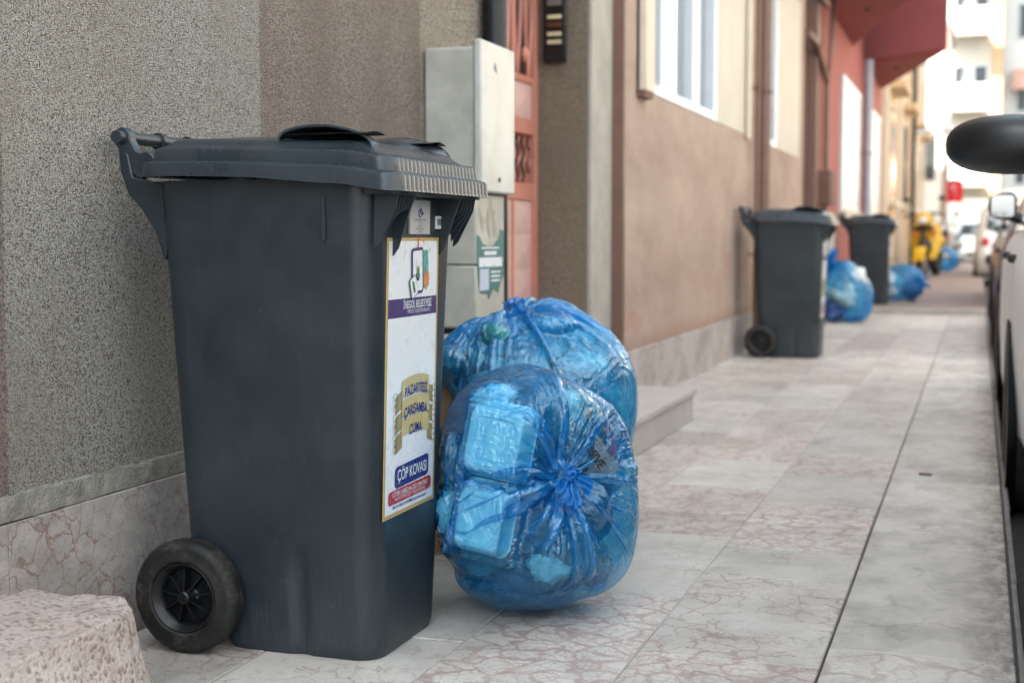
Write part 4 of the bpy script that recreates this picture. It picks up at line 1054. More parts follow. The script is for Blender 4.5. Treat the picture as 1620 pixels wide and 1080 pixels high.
def make_knot(root, kp, ax, e, size=.05, ears=5, seed=1, droop=(0, 0, -1), mat=None):
    """tied throat with a wrapped band and crumpled ears flaring out"""
    rs = random.Random(seed); kp = Vector(kp); ax = Vector(ax); e1, e2 = Vector(e[0]), Vector(e[1]); b = B()
    # wrapped band: two lumpy loops
    for q, (tx, ty, rr2, th_) in enumerate(((.2, .1, .30, .14), (-.15, .25, .26, .13), (.05, -.2, .24, .12))):
        n_ = (ax + e1 * tx * 3 + e2 * ty * 3).normalized(); a_ = n_.orthogonal().normalized(); c_ = n_.cross(a_)
        def fn(u, v, n_=n_, a_=a_, c_=c_, rr2=rr2, th_=th_, q=q):
            A = u * 2 * math.pi; Bv = v * 2 * math.pi
            tr = th_ * (1 + .30 * math.sin(3 * A + q)) * (1 + .14 * math.sin(7 * Bv + 3 * A))
            return kp + ax * size * (.12 * q) + (a_ * math.cos(A) + c_ * math.sin(A)) * size * (rr2 + tr * math.cos(Bv)) + n_ * size * tr * 1.3 * math.sin(Bv)
        b.grid(fn, 48, 40, True, True)
    kn = b.build('knot', mat or M['film_knot'], root, smooth=180)
    uv_all(kn)
    eb = B()
    for k in range(ears):
        a0 = 2 * math.pi * k / ears + rs.uniform(-.3, .3); ln = size * rs.uniform(.9, 1.9); wd = rs.uniform(.25, .6)
        d0 = (ax * rs.uniform(.2, .7) + (e1 * math.cos(a0) + e2 * math.sin(a0)) * .9 + Vector(droop) * .25).normalized(); sd_ = ax.cross(d0).normalized()
        sdv = rs.uniform(0, 9)
        def fn(u, v, d0=d0, sd_=sd_, ln=ln, wd=wd, sdv=sdv):
            w_ = (v - .5) * 2; spread = (.12 + wd * u ** .8) * size
            fold = math.sin(w_ * 7 + sdv + u * 2) * .16 * size * (1 - .4 * u) + noise.noise(Vector((u * 3, w_ * 3, sdv))) * .35 * size * u
            return kp + d0 * ln * u * (1 - .12 * w_ * w_) + sd_ * spread * w_ + d0.cross(sd_) * fold + Vector(droop) * ln * .3 * u * u
        eb.grid(fn, 22, 40)
    eo = eb.build('tie_ears', mat or M['film_knot'], root, smooth=180, merge=False); uv_all(eo)
def uv_all(o):
    me = o.data; uvl = me.uv_layers.new(name='UVMap')
    for lp_ in me.loops:
        c = me.vertices[lp_.vertex_index].co; uvl.data[lp_.index].uv = (c.x * 3 + c.z * 2, c.y * 3)

BAGG = 'tied blue rubbish bags set out on the pavement'
C1 = (-.932, 2.875, .252); C2 = (-1.115, 3.45, .35)
vd = Vector((-.905, 3.02, 0)); vd.normalize(); vr = Vector((vd.y, -vd.x, 0))      # away from the camera / to its right
def rel(c, r_, f_, z): return Vector((c[0], c[1], 0)) + vr * r_ + vd * f_ + Vector((0, 0, z))
up_ = (Vector((0, 0, 1)) + vr * .19 + vd * .07).normalized(); rt_ = (vr + Vector((0, 0, .16)) - vd * .30).normalized(); rt_ = (rt_ - up_ * rt_.dot(up_)).normalized(); un_ = up_.cross(rt_); un_ = un_ if un_.dot(-vd) > 0 else -un_
R3 = np.array([list(rt_), list(up_), list(un_)]).T
T1 = rel(C1, -.045, -.148, .398); T2 = T1 - up_ * .162
def boxsol(c, hx, hy, dep): return ('box', list(c + un_ * (dep + .006) * .5), (R3, np.array([hx + .005, hy + .005, (dep + .006) * .5])))
SOL_A = [boxsol(T1, .058, .062, .062), boxsol(T2, .050, .060, .062), boxsol(T1, .081, .086, .014), boxsol(T2, .074, .085, .014),
         ('box', [-1.30, 2.5, .5], (np.array([[0, 0, 1.], [1., 0, 0], [0, 1., 0]]), np.array([.262, .5, .238]))), ('ball', list(rel(C1, -.150, -.095, .235)), (.048, .048, .066)), ('ball', list(rel(C1, -.06, -.10, .480)), (.06, .045, .04)), ('ball', list(rel(C1, .080, -.06, .39)), (.095, .085, .125)), ('ball', list(rel(C1, .085, -.08, .145)), (.105, .07, .07)), ('ball', list(rel(C1, .150, -.04, .37)), (.048, .04, .075)), ('ball', list(rel(C1, -.05, -.05, .10)), (.085, .05, .04))]
RUB_A = [(.0, -.01, .085, .10, (.02, .06, .12), (1.3, 1.1, .62), 'dark navy filler added on the floor of the front blue bag', 'rubbish'),  # added filler, darkens the bag bottom where light comes through the film
         (.13, -.13, .26, .040, (.015, .05, .06), (1.1, .8, 1.2), 'dark teal scrap right of the knot inside the front blue bag', 'scrap'),
         (.05, -.15, .13, .036, (.60, .62, .58), (1.4, .8, .8), 'off white crumpled paper below the knot inside the front blue bag', 'paper scrap'),
         (.15, -.09, .12, .035, (.30, .10, .16), (1., .8, 1.3), 'dull purple wrapper at the lower right inside the front blue bag', 'wrapper'),
         (.02, -.12, .47, .040, (.04, .10, .13), (1.5, .8, .8), 'dark blue grey wrapper at the top inside the front blue bag', 'wrapper'),
         (-.09, -.085, .13, .040, (.10, .25, .32), (1.3, .8, .8), 'greyish teal scrap at the lower left inside the front blue bag', 'scrap'),
         (.09, -.10, .46, .035, (.62, .60, .52), (1., .8, 1.2), 'cream paper ball near the top right inside the front blue bag', 'paper ball'),
         (-.16, -.08, .34, .035, (.03, .08, .12), (.8, .8, 1.6), 'dark narrow scrap left of the foam box inside the front blue bag', 'scrap')]
RUB_B = [(.14, -.15, .50, .045, (.66, .66, .62), (1.4, .8, .8), 'white scrunched paper on the right shoulder inside the rear blue bag', 'paper scrap'),
         (.20, -.10, .34, .045, (.05, .12, .14), (.8, .8, 1.5), 'dark green grey scrap on the right flank inside the rear blue bag', 'scrap'),
         (-.19, -.10, .50, .040, (.03, .05, .04), (1.2, .8, 1.), 'black scrap on the left shoulder inside the rear blue bag', 'scrap'),
         (-.08, -.14, .58, .035, (.35, .42, .12), (1.2, .8, .8), 'yellowish green scrap on the upper left inside the rear blue bag', 'scrap'),
         (.06, -.12, .60, .040, (.20, .38, .50), (1.5, .8, .7), 'pale blue wrapper near the neck inside the rear blue bag', 'wrapper')]
def solids_of(C_, L_): return [('ball', list(rel(C_, q[0], q[1], q[2])), tuple(q[3] * 1.22 * k for k in q[5])) for q in L_]
SOL_A += solids_of(C1, RUB_A)
SOL_B = solids_of(C2, RUB_B) + [('ball', list(rel(C2, .03, -.02, .56)), (.13, .09, .08)), ('ball', list(rel(C2, -.045, -.10, .475)), (.13, .09, .07))]
bagA, kp, ax, e = make_bag('garbage_bag', 'front translucent blue bag beside the nearest bin, foam takeout box showing inside', C1, (.258, .246, .350), (.68, -.72, .37), 31, M['film'], BAGG, solids=SOL_A, excess=1.12, extra=[(list(vr * .42 + Vector((0, 0, .9))), .292), (list(vr * -.25 + Vector((0, 0, .95))), .300)])
make_knot(bagA, kp + ax * .004, ax, e, .034, 4, 3)
bagB, kp, ax, e = make_bag('garbage_bag', 'rear blue bag leaning behind the front bag, a newspaper inside', C2, (.318, .275, .41), (-.10, -.02, 1.), 47, M['film_b'], BAGG, solids=SOL_B, excess=1.22, extra=[(list(vr * -.52 + Vector((0, 0, .85))), .285), (list(vr * .40 + Vector((0, 0, .92))), .305)])
make_knot(bagB, kp - ax * .01, ax, e, .034, 4, 5)
bagC, kp, ax, e = make_bag('garbage_bag', 'blue bag with a pointed top slumped beside the middle bin', (-1.22, 13.9, .27), (.30, .28, .33), (-.55, 0, .83), 52, M['film_b'], BAGG, nth=150, nph=80, iters=90)
make_knot(bagC, kp, ax, e, .10, 5, 6, (0, 0, 1))
bagD, kp, ax, e = make_bag('garbage_bag', 'low squat blue bag lying on the brick paving by the farthest bin', (-.89, 17.3, .27), (.36, .28, .23), (.85, -.4, .1), 63, M['film_b'], BAGG, nth=150, nph=80, iters=90, base=.06)
make_knot(bagD, kp, ax, e, .07, 5, 8)
bagE, kp, ax, e = make_bag('garbage_bag', 'small distant blue bag beside the yellow scooter', (-.80, 33.5, .33), (.42, .3, .30), (.3, -.3, .9), 74, M['film_b'], BAGG, nth=90, nph=50, iters=70, base=.06)
make_knot(bagE, kp, ax, e, .08, 5, 9)

# --- contents of the front bag
def tray(b, c, ux, uy, un, hx, hy, dep, r=.022, taper=.80):
    """closed foam half shell: rounded box that narrows towards un"""
    c = Vector(c)
    ring = [(1.04, 1.04, 0), (1.05, 1.05, .04), (1.0, 1.0, .06), (.985, .985, .1), (taper + .05, taper + .05, .88), (taper, taper, .97), (taper - .05, taper - .05, 1.0), (taper - .16, taper - .16, 1.0), (taper - .19, taper - .19, .95), (.3, .3, .95), (.01, .01, .95)]
    P_ = []
    for sx, sy, t in ring:
        for x, y in rrect(hx, hy, r, 5):
            P_.append(c + ux * x * sx + uy * y * sy + un * dep * t)
    n = len(rrect(hx, hy, r, 5)); fs = [(i * n + k, i * n + (k + 1) % n, (i + 1) * n + (k + 1) % n, (i + 1) * n + k) for i in range(len(ring) - 1) for k in range(n)] + [tuple(range(n))[::-1]]
    b.add(P_, fs)
fb = thing('foam_box', 'white foam takeout box lying open inside the front blue bag', 'takeout box', tuple(rel(C1, -.07, -.12, .18)))
t1 = B(); tray(t1, T1, rt_, up_, un_, .070, .077, .060, .024, .78); t1.build('upper_shell', M['foam'], fb, smooth=40)
t2 = B(); tray(t2, T2, rt_, up_, un_, .060, .074, .060, .024, .78); t2.build('lower_shell', M['foam'], fb, smooth=40)

def crumple(name, c, r, seed, mat, label, cat, n=70, m=40, sc_=(1, 1, 1), amp=.45, freq=3.2):
    b = B(); c = Vector(c)
    fb_ = blob((0, 0, 99.), (1, 1, 1), None, int(seed * 7) % 9973, 15)
    def fn(u, v):
        d = Vector((math.cos(2 * math.pi * u) * math.sin(math.pi * v), math.sin(2 * math.pi * u) * math.sin(math.pi * v), math.cos(math.pi * v)))
        q = float(fb_(np.array([[d.x, d.y, d.z]]))[0]) * (1 + amp * (abs(noise.noise(d * freq * .6 + Vector((seed, 0, 0)))) * 1.3 - .25) + amp * .5 * (abs(noise.noise(d * freq * 1.4 + Vector((0, seed, 0)))) * 1.3 - .25))
        return c + Vector((d.x * sc_[0], d.y * sc_[1], d.z * sc_[2])) * r * q
    b.grid(fn, n, m, cu=True)
    o = b.build(name, mat, smooth=180)
    uv_all(o)
    return tag(o, label, cat)
INB = 'inside the front blue bag'
crumple('tissue', rel(C1, -.150, -.095, .235), .034, 3, M['tissue'], 'crumpled white tissue at the lower left inside the front blue bag', 'tissue', sc_=(1, 1, 1.7))
crumple('tissue', rel(C1, -.06, -.10, .480), .035, 9, M['tissue'], 'crumpled white tissue above the foam box inside the front blue bag', 'tissue', sc_=(1.4, 1, .8))
crumple('plastic_wrap', rel(C1, .080, -.06, .39), .085, 5, M['clear_film'], 'crumpled clear plastic wrapper behind the knot of the front blue bag', 'wrapper', sc_=(.9, .8, 1.3), amp=.5)
crumple('plastic_wrap', rel(C1, .085, -.08, .145), .075, 15, M['clear_film'], 'crumpled clear plastic wrapper low inside the front blue bag', 'wrapper', sc_=(1.3, .8, .8), amp=.5)
crumple('wrapper', rel(C1, .150, -.04, .37), .042, 7, simple('magenta wrapper foil', (.55, .03, .16), .3, var=.3, scale=30), 'magenta wrapper at the right side of the front blue bag', 'wrapper', sc_=(.9, .7, 1.5))
crumple('paper_bag', rel(C1, .0, .05, .27), .19, 21, simple('dark blue filler', (.03, .09, .19), .5, var=.5, scale=9), 'dark crumpled filler added at the core of the front blue bag', 'carrier bag', sc_=(1.1, .8, 1.1), amp=.3)  # filler mass added at the core to stop light and view passing through
crumple('napkin', rel(C1, -.05, -.05, .10), .045, 24, simple('pale green waste', (.30, .40, .34), .6, var=.3, scale=20), 'pale greenish napkin at the bottom of the front blue bag', 'napkin', sc_=(1.5, .8, .6), amp=.5)
crumple('napkin', rel(C1, .05, -.085, .085), .03, 27, simple('red mottled waste', (.45, .15, .13), .6, var=.6, scale=60), 'reddish napkin near the bottom of the front blue bag', 'napkin', sc_=(1.3, .8, .7), amp=.5)
for r_, f_, z, rad_, c_, sc3, lb, kd_ in RUB_A + RUB_B:
    crumple(kd_.replace(' ', '_'), rel(C1 if (r_, f_, z, rad_, c_, sc3, lb, kd_) in RUB_A else C2, r_, f_, z), rad_, 3 + z * 97, simple(lb[:30], c_, .45, var=.35, scale=40), lb, kd_, sc_=sc3, amp=.28, n=60, m=36, freq=4.)
# printed film piece with black lettering
pf = thing('printed_film', 'clear printed film with black lettering inside the front blue bag right of the foam box', 'printed film', tuple(rel(C1, .10, -.16, .4)))
def pfp(u, w_): 
    c_, s_3 = math.cos(-.95), math.sin(-.95); return rel(C1, .115 + u * c_ - w_ * s_3, -.128 + 1.6 * (u * u + w_ * w_), .375 + u * s_3 + w_ * c_)
pb = B().grid(lambda u, v: pfp((u - .5) * .17, (v - .5) * .10) + Vector((0, 0, .004 * math.sin(u * 20 + v * 9))) + vd * .003, 24, 14).build('sheet', M['clear_film'], pf, smooth=180); uv_all(pb)
text_mesh('EXCLUSIVE', .026, .0006, .9, M['black'], 'lettering', pf, lambda u, w_: pfp(u, w_ + .02) - vd * .003)
text_mesh('JANN', .04, .0012, .9, M['black'], 'lettering', pf, lambda u, w_: pfp(u, w_ - .022) - vd * .003)
cb = thing('cardboard', 'brown cardboard edge sticking up between the bin and the two bags', 'cardboard', (-1.31, 3.32, 0))
B().obox((-1.31, 3.32, .24), .10, .006, .235, Matrix.Rotation(R(14), 3, 'Z').to_quaternion()).build('sheet', simple('brown cardboard', (.32, .18, .10), .85), cb, smooth=0)
# --- contents of the rear bag
np_ = thing('newspaper', 'folded printed leaflet with a round red and green emblem inside the rear blue bag', 'leaflet', tuple(rel(C2, -.02, -.2, .45)))
nd = lambda u, w_: rel(C2, -.045 + u * .93 - w_ * .3, -.165 + .25 * abs(u) + .35 * w_, .475 + u * .34 + w_ * .9)
B().add([nd(-.10, -.045), nd(.11, -.045), nd(.11, .03), nd(-.10, .03)] + [nd(-.10, -.045) + vd * .012, nd(.11, -.045) + vd * .012, nd(.11, .03) + vd * .012, nd(-.10, .03) + vd * .012], [(0, 1, 2, 3), (7, 6, 5, 4), (0, 4, 5, 1), (1, 5, 6, 2), (2, 6, 7, 3), (3, 7, 4, 0)]).build('paper', simple('printed paper', (.5, .5, .48), .6, var=.25, scale=30), np_, smooth=0)
def disc(r0, r1, mt, dep, a0=0, a1=360):
    n2 = 24; A = [R(a0 + (a1 - a0) * i / n2) for i in range(n2 + 1)]
    B().add([nd(.05 + r0 * math.cos(a), -.008 + r0 * math.sin(a)) - vd * dep for a in A] + [nd(.05 + r1 * math.cos(a), -.008 + r1 * math.sin(a)) - vd * dep for a in A], [(i, i + 1, n2 + 2 + i, n2 + 1 + i) for i in range(n2)]).build('emblem', mt, np_, smooth=0)
disc(.014, .022, M['red_print'], .002, 20, 300); disc(.004, .012, M['teal_print'], .002)
text_mesh('UMU', .035, .001, 1, M['navy'], 'lettering', np_, lambda u, w_: nd(u - .06, w_ - .015) - vd * .002)
crumple('carrier_bag', rel(C2, -.11, -.05, .43), .075, 31, simple('black carrier bag', (.012, .014, .02), .35, var=.4, scale=14), 'black carrier bag at the left side inside the rear blue bag', 'carrier bag', sc_=(1, .8, .9), amp=.45)
crumple('carrier_bag', rel(C2, .03, .0, .55), .09, 33, simple('white carrier bag', (.68, .70, .72), .5, var=.1), 'white carrier bag at the top inside the rear blue bag', 'carrier bag', sc_=(1.5, .8, .6), amp=.45)
crumple('carrier_bag', rel(C2, .13, -.05, .42), .11, 36, simple('grey blue carrier bag', (.22, .34, .42), .5, var=.3), 'grey blue carrier bag at the right side inside the rear blue bag', 'carrier bag', sc_=(1, .8, 1.2), amp=.45)
crumple('paper_bag', rel(C2, .0, .03, .27), .19, 38, simple('navy rubbish', (.03, .06, .11), .5, var=.5, scale=9), 'dark crumpled paper bag low inside the rear blue bag', 'paper bag', sc_=(1.05, .8, 1.), amp=.3)
# contents of the distant bags
for cc, ds, nm in (((-1.22, 13.9, 0), ((.0, -.08, .25, .17, (.25, .42, .5)), (.10, -.1, .42, .10, (.65, .68, .66)), (-.1, -.1, .12, .12, (.03, .08, .25))), 'bag beside the middle bin'),
                   ((-.89, 17.3, 0), ((-.1, -.06, .27, .15, (.60, .68, .74)), (.14, -.05, .22, .13, (.05, .10, .3))), 'squat bag on the brick paving')):
    for k, (r_, f_, z, rad_, c_) in enumerate(ds):
        crumple('rubbish', Vector(cc) + vr * r_ + Vector((0, f_, z)), rad_, 50 + k * 3 + cc[1], simple('rubbish paper', c_, .6, var=.3), ('pale' if sum(c_) > 1.5 else 'dark blue' if sum(c_) < .6 else 'greyish blue') + ' crumpled rubbish inside the ' + nm, 'rubbish', n=30, m=18)
# litter
lit = B().grid(lambda u, v: (.20 + .10 * u, 5.75 + .05 * v + .02 * u, -.118 + .018 * math.sin(u * 7 + v * 5)), 10, 6); tag(lit.build('litter', simple('white and red litter', (.7, .62, .62), .6, var=.3, scale=30)), 'small white and red scrap of litter on the road by the kerb', 'litter')
tag(B().obox((-.157, 4.96, .007), .022, .006, .003, Matrix.Rotation(R(-12), 3, 'Z').to_quaternion()).build('twig', M['brown_wall'], bevel=.002), 'tiny brown twig lying on the pale kerb slabs', 'twig')
st_ = B().lathe([(.0, .0045), (.022, .0042), (.024, .0035)], (0, 0, 0), 'z', 18)

# ------------------------------------------------------------------ vehicles
def make_car(name, label, cat, paint, L=4.1, Wd=1.7, H=1.45, loc=(0, 0, 0), flip=False, mirror_mat=None, van=False, side='L', hood=.92, group=None, mh=.066, mo=.06, mz=1.10, mw=.066, me=.62):
    """car along +Y (nose at +Y unless flip); loc is ground centre"""
    root = thing(name, label, cat, loc, group); ox, oy, oz = loc
    hw = Wd / 2; dr_ = -1 if flip else 1
    belt = hood + .02
    def T(x, y, z): return Vector((ox + x * dr_, oy + y * dr_, oz + z))
    # stations along y: (y, z_low, shoulder z, roof z or None, width factor)
    S = [(-L / 2, .40, .60, .62, .80), (-L / 2 + .06, .30, .75, .80, .90), (-L / 2 + .22, .22, .88, 1.02, .96), (-L / 2 + .55, .19, belt, H * .90, 1.0), (-L / 2 + 1.0, .18, belt, H * .985, 1.0), (-.2, .18, belt, H, 1.0),
         (.35, .18, belt, H * .985, 1.0), (.62 if not van else 1.1, .18, belt, H * .93, 1.0), (1.15 if not van else 1.5, .19, belt - .01, belt + .07, 1.0), (L / 2 - .5, .20, hood - .05, hood + .0, .97), (L / 2 - .15, .24, .74, .78, .88), (L / 2 - .02, .32, .60, .62, .74), (L / 2, .42, .50, .52, .66)]
    def interp(y):
        for a, c in zip(S[:-1], S[1:]):
            if y <= c[0] + 1e-9:
                t = (y - a[0]) / (c[0] - a[0]); return [a[k] + (c[k] - a[k]) * t for k in range(5)]
        return list(S[-1])
    def section(y, q, off=0.):
        _, zl, zs, zr, wf = interp(y)
        w_ = hw * wf
        cab = max(0, zr - zs)
        pts = [(w_ * .55, zl), (w_ * .93, zl + .01), (w_ * .985, zl + .10), (w_ * 1.0, zl + (zs - zl) * .45), (w_ * .99, zs - .10), (w_ * .955, zs), (w_ * .955 - min(cab, .3) * .28, zs + cab * .5), (w_ * .955 - cab * .42 - .02, zs + cab * .9), (w_ * .955 - cab * .5 - .10, zs + cab * .985), (w_ * .35, zr), (0, zr + .004)]
        x, z = pts[0]
        k = min(int(q), len(pts) - 2); f = q - k
        x = pts[k][0] + (pts[k + 1][0] - pts[k][0]) * f; z = pts[k][1] + (pts[k + 1][1] - pts[k][1]) * f
        return x + off, z
    ys = np.linspace(-L / 2, L / 2, 64); b = B(); nq = 21
    for sgn in (-1, 1):
        b.grid(lambda u, v: T(sgn * section(ys[int(round(u * 63))], v * 10)[0], ys[int(round(u * 63))], section(ys[int(round(u * 63))], v * 10)[1]), 64, nq)
    b.prism([(-hw * .5, .2), (hw * .5, .2), (hw * .5, .3), (-hw * .5, .3)], 1, 0, .01) if False else None
    body = b.build('body', paint, root, smooth=50)
    # underbody
    B().box(ox - hw * .85, ox + hw * .85, oy - L / 2 + .3, oy + L / 2 - .3, oz + .17, oz + .24).build('underbody', M['black'], root, smooth=0)
    # glass
    def patch(nm, yr, qr, sgn, off=.006, mt=None, nu=14, nv=6, parent=body):
        bb = B().grid(lambda u, v: T(sgn * (section(yr(u, v), qr(u, v))[0] + off), yr(u, v), section(yr(u, v), qr(u, v))[1] + (off if False else 0)), nu, nv)
        return bb.build(nm, mt or M['car_glass'], parent, smooth=60)
    for sgn in (-1, 1):
        patch('side_window', lambda u, v: -.28 + u * (.98 - v * .42 if not van else 1.2 - v * .2), lambda u, v: 5.15 + 1.9 * v, sgn)
        patch('side_window', lambda u, v: -1.25 + .12 * v + u * (.9 - .12 * v), lambda u, v: 5.15 + 1.9 * v, sgn)
        # sill, door lines
        patch('sill', lambda u, v: -L / 2 + .25 + u * (L - .5), lambda u, v: .95 + .45 * v, sgn, .004, M['black'], 20, 4)
        for yd in (-1.30, -.31, .78): patch('door_gap', lambda u, v, yd=yd: yd + .008 * v, lambda u, v: 2.2 + 2.8 * u, sgn, .0015, M['black'], 12, 2)
        for yd in (-1.05, -.10):
            hx, hz = section(yd, 4.35); B().obox(T(sgn * (hx + .012), yd, hz), .014, .085, .016).build('door_handle', M['black'], body, bevel=.008)
    for (ya_, yb2, nm) in (((.62, 1.13, 'windscreen') if not van else (1.12, 1.48, 'windscreen')), (-L / 2 + .53, -L / 2 + .24, 'rear_window')):
        bb = B()
        for sgn in (-1, 1): bb.grid(lambda u, v: T(sgn * section(ya_ + (yb2 - ya_) * v, 8.1 + 1.9 * u)[0], ya_ + (yb2 - ya_) * v, section(ya_ + (yb2 - ya_) * v, 8.1 + 1.9 * u)[1] + .008), 8, 8)
        bb.build(nm, M['car_glass'], body, smooth=60)
    # lights
    for sgn in (-1, 1):
        B().sphere(T(sgn * hw * .68, L / 2 - .10, .66), .17, .10, .08, 16, 10).build('headlight', M['white_vinyl'], root)
        B().sphere(T(sgn * hw * .78, -L / 2 + .12, .82), .09, .07, .15, 16, 10).build('tail_light', M['red_print'], root)
    B().obox(T(0, L / 2 - .02, .42), .38, .04, .07).build('grille', M['black'], root, bevel=.02)
    # wheels
    for ywh in (-L / 2 + .72, L / 2 - .80):
        for sgn in (-1, 1):
            xo = T(sgn * (hw + .004), ywh, .31); inn = -sgn * dr_
            wh = B().lathe([(.17, xo.x + inn * .02), (.20, xo.x), (.27, xo.x), (.305, xo.x + inn * .02), (.31, xo.x + inn * .06), (.31, xo.x + inn * .16), (.25, xo.x + inn * .19), (0, xo.x + inn * .19)], (0, xo.y, oz + .31 - 0), 'x', 36).build('wheel', M['tire'], root, smooth=40)
            B().lathe([(.19, xo.x + inn * .02), (.17, xo.x + inn * .035), (.06, xo.x + inn * .015), (0, xo.x + inn * .01)], (0, xo.y, oz + .31), 'x', 24).build('rim', M['grey_metal'], wh, smooth=40)
            ar = B().lathe([(.31, xo.x + inn * .03), (.36, xo.x - inn * .003), (.35, xo.x - inn * .005), (.30, xo.x + inn * .02)], (0, xo.y, oz + .31), 'x', 36); ar.build('wheel_arch', M['black'], root, smooth=40)
    # mirrors: shell + glass + foot
    for sgn in (-1, 1):
        mx, _z = section(.55, 5.2); mpos = T(sgn * (mx + mo), .58, mz)
        sh = B(); 
        def mf(u, v):
            A = u * 2 * math.pi; Pv = v * math.pi; e_ = me
            cx_ = math.copysign(abs(math.cos(A)) ** e_, math.cos(A)) * math.sin(Pv) ** .8; cz_ = math.copysign(abs(math.sin(A)) ** e_, math.sin(A)) * math.sin(Pv) ** .8; cyy = math.cos(Pv)
            yv = (.085 * cyy if cyy > 0 else .018 * cyy)
            return mpos + Vector((cx_ * mw, yv * dr_, cz_ * (mh + .008 * cx_ * -sgn)))
        sh.grid(mf, 40, 20, cu=True); shl = sh.build('mirror', mirror_mat or paint, root, smooth=180)
        B().add([tuple(mpos + Vector((x * (mw - .014), -.020 * dr_, z * (mh - .014)))) for x, z in rrect(1, 1, .35, 6)], [tuple(range(28))]).build('mirror_glass', M['mirror'], shl, smooth=0)
        B().tube([T(sgn * (mx - .04), .60, mz - .07), mpos + Vector((0, 0, -mh * .5))], [.03, .022], 10).build('mirror_foot', M['black'], shl)
    return root
M['mirror'] = simple('mirror glass', (.75, .8, .85), .02, 1., var=.02)
CG = 'cars parked along the kerb'
make_car('parked_car', 'silver car parked nearest the kerb, left mirror and flank at the right edge', 'car', M['silver'], 4.15, 1.72, 1.47, (.968, 6.5, -.13), mirror_mat=M['black'], hood=.92, group=CG)
make_car('parked_car', 'dark car parked beyond the silver car, mostly hidden', 'car', M['grey_green_paint'], 4.3, 1.74, 1.45, (1.0, 11.9, -.13), hood=.90, group=CG)
make_car('parked_car', 'white van parked far down the kerb line', 'van', M['white_paint'], 4.5, 1.9, 1.95, (.86, 31.0, -.13), van=True, hood=1.05, group=CG)
make_car('parked_car', 'dark grey car in the row between the near cars and the far white van', 'car', M['grey_green_paint'], 4.3, 1.74, 1.45, (1.02, 18.5, -.13), hood=.90, group=CG)
make_car('parked_car', 'distant light silver car facing the camera beyond the yellow scooter', 'car', M['silver'], 4.2, 1.75, 1.47, (.0, 47.5, -.13), flip=True, group=CG)
# near car whose black mirror fills the right edge
make_car('parked_car', 'near car at the right edge showing only its rounded black wing mirror', 'car', simple('black car paint', (.02, .02, .022), .2, var=.05), 3.7, 1.66, 1.47, (1.0, 2.98, -.13), flip=True, mirror_mat=M['black'], group=CG, mh=.047, mo=.130, mw=.150, me=.80)

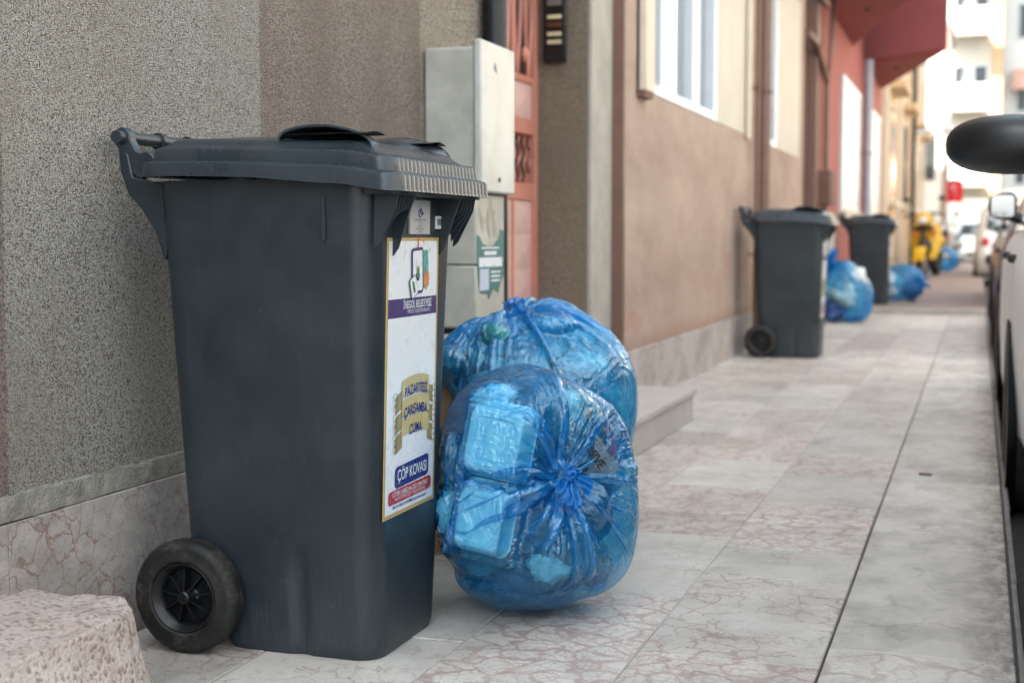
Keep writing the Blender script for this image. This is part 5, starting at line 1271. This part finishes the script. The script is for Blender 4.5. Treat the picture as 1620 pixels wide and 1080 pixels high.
# ------------------------------------------------------------------ yellow scooter, nose to the camera
def scooter(paint='yellow', lab='yellow scooter parked against the cream house facing the camera'):
    root = thing('scooter', lab, 'scooter', (-1.12, 30.6, .06)); Y_ = M[paint]
    ox, oy, oz = -1.12, 30.6, .06
    P = lambda x, y, z: Vector((ox + x + y * -.10, oy + y, oz + z))
    for yy, nm in ((-.62, 'wheel'), (.62, 'wheel')):
        c = P(0, yy, .24)
        w_ = B().lathe([(.14, -.05), (.20, -.055), (.24, -.03), (.245, 0), (.24, .03), (.20, .055), (.14, .05)], c, 'x', 32).build('wheel', M['tire'], root, smooth=40)
        B().lathe([(.0, -.05), (.14, -.045), (.14, .045), (0, .05)], c, 'x', 24).build('rim', M['grey_metal'], w_, smooth=40)
    B().grid(lambda u, v: P((v - .5) * .20, -.62 + .30 * math.cos(R(20 + 150 * u)), .24 + .30 * math.sin(R(20 + 150 * u)) - .05 * abs(v - .5)), 16, 8).grid(lambda u, v: P((v - .5) * .20, -.62 + .285 * math.cos(R(20 + 150 * u)), .24 + .285 * math.sin(R(20 + 150 * u)) - .05 * abs(v - .5)), 16, 8).build('front_mudguard', Y_, root)
    # apron: tapered shield
    def ap(u, v, th=0): 
        z = .30 + .62 * v; w_ = .17 + .10 * math.sin(v * 2.6); a = (u - .5) * 2
        return P(a * w_, -.36 + .22 * v * .6 + .10 * a * a + th, z)
    B().grid(lambda u, v: ap(u, v), 16, 14).grid(lambda u, v: ap(u, v, .04), 16, 14).build('front_apron', Y_, root)
    B().sphere(P(0, -.32, 1.0), .16, .12, .13, 20, 12).build('cowl', Y_, root)
    B().sphere(P(0, -.42, .98), .09, .05, .06, 16, 8).build('headlight', M['white_vinyl'], root)
    for s in (-1, 1): B().sphere(P(s * .17, -.36, .78), .05, .04, .08, 12, 8).build('indicator', M['orange_print'], root)
    B().tube([P(-.36, -.20, 1.06), P(-.15, -.26, 1.10), P(.15, -.26, 1.10), P(.36, -.20, 1.06)], .018, 8).build('handlebar', M['black'], root)
    for s in (-1, 1):
        mm = B().tube([P(s * .25, -.24, 1.1), P(s * .30, -.26, 1.32)], .009, 6).build('mirror_stem', M['black'], root)
        B().sphere(P(s * .31, -.26, 1.36), .07, .02, .045, 14, 8).build('mirror_head', M['black'], mm)
    B().box(ox - .15, ox + .15, oy - .25, oy + .22, oz + .24, oz + .31).build('footboard', M['black'], root, bevel=.02)
    B().sphere(P(0, .45, .60), .19, .42, .16, 24, 14).build('rear_body', Y_, root)
    B().sphere(P(0, .30, .36), .17, .45, .17, 20, 12).build('engine', M['black'], root)
    B().sphere(P(0, -.34, .52), .13, .10, .16, 16, 10).build('inner_fairing', M['black'], root)
    B().sphere(P(0, -.40, .84), .20, .03, .05, 16, 8).build('front_grille', M['black'], root)
    B().sphere(P(0, .40, .78), .15, .40, .07, 20, 10).build('seat', M['black'], root)
    B().tube([P(0, -.62, .24), P(.0, -.36, .9)], .04, 10).build('fork', M['black'], root)
    B().tube([P(.17, .35, .3), P(.18, .85, .34)], [.04, .05], 10).build('exhaust', M['grey_metal'], root)
    B().tube([P(-.05, .05, .3), P(-.22, .1, .0)], .015, 6).build('stand', M['grey_metal'], root)
scooter()
sc_o = [o for o in bpy.data.objects if o.name == 'scooter'][0]; sc_o.rotation_euler = (0, R(-3), R(-14)); sc_o.scale = (1.15, 1.15, 1.12); sc_o.location = (-.93, 29.0, .06)
scooter('grey_metal', 'dull grey scooter standing behind the small distant blue bag')
sc_p = bpy.data.objects['scooter.001']; sc_p.rotation_euler = (0, R(2), R(-25)); sc_p.location = (-.78, 36.5, .06)
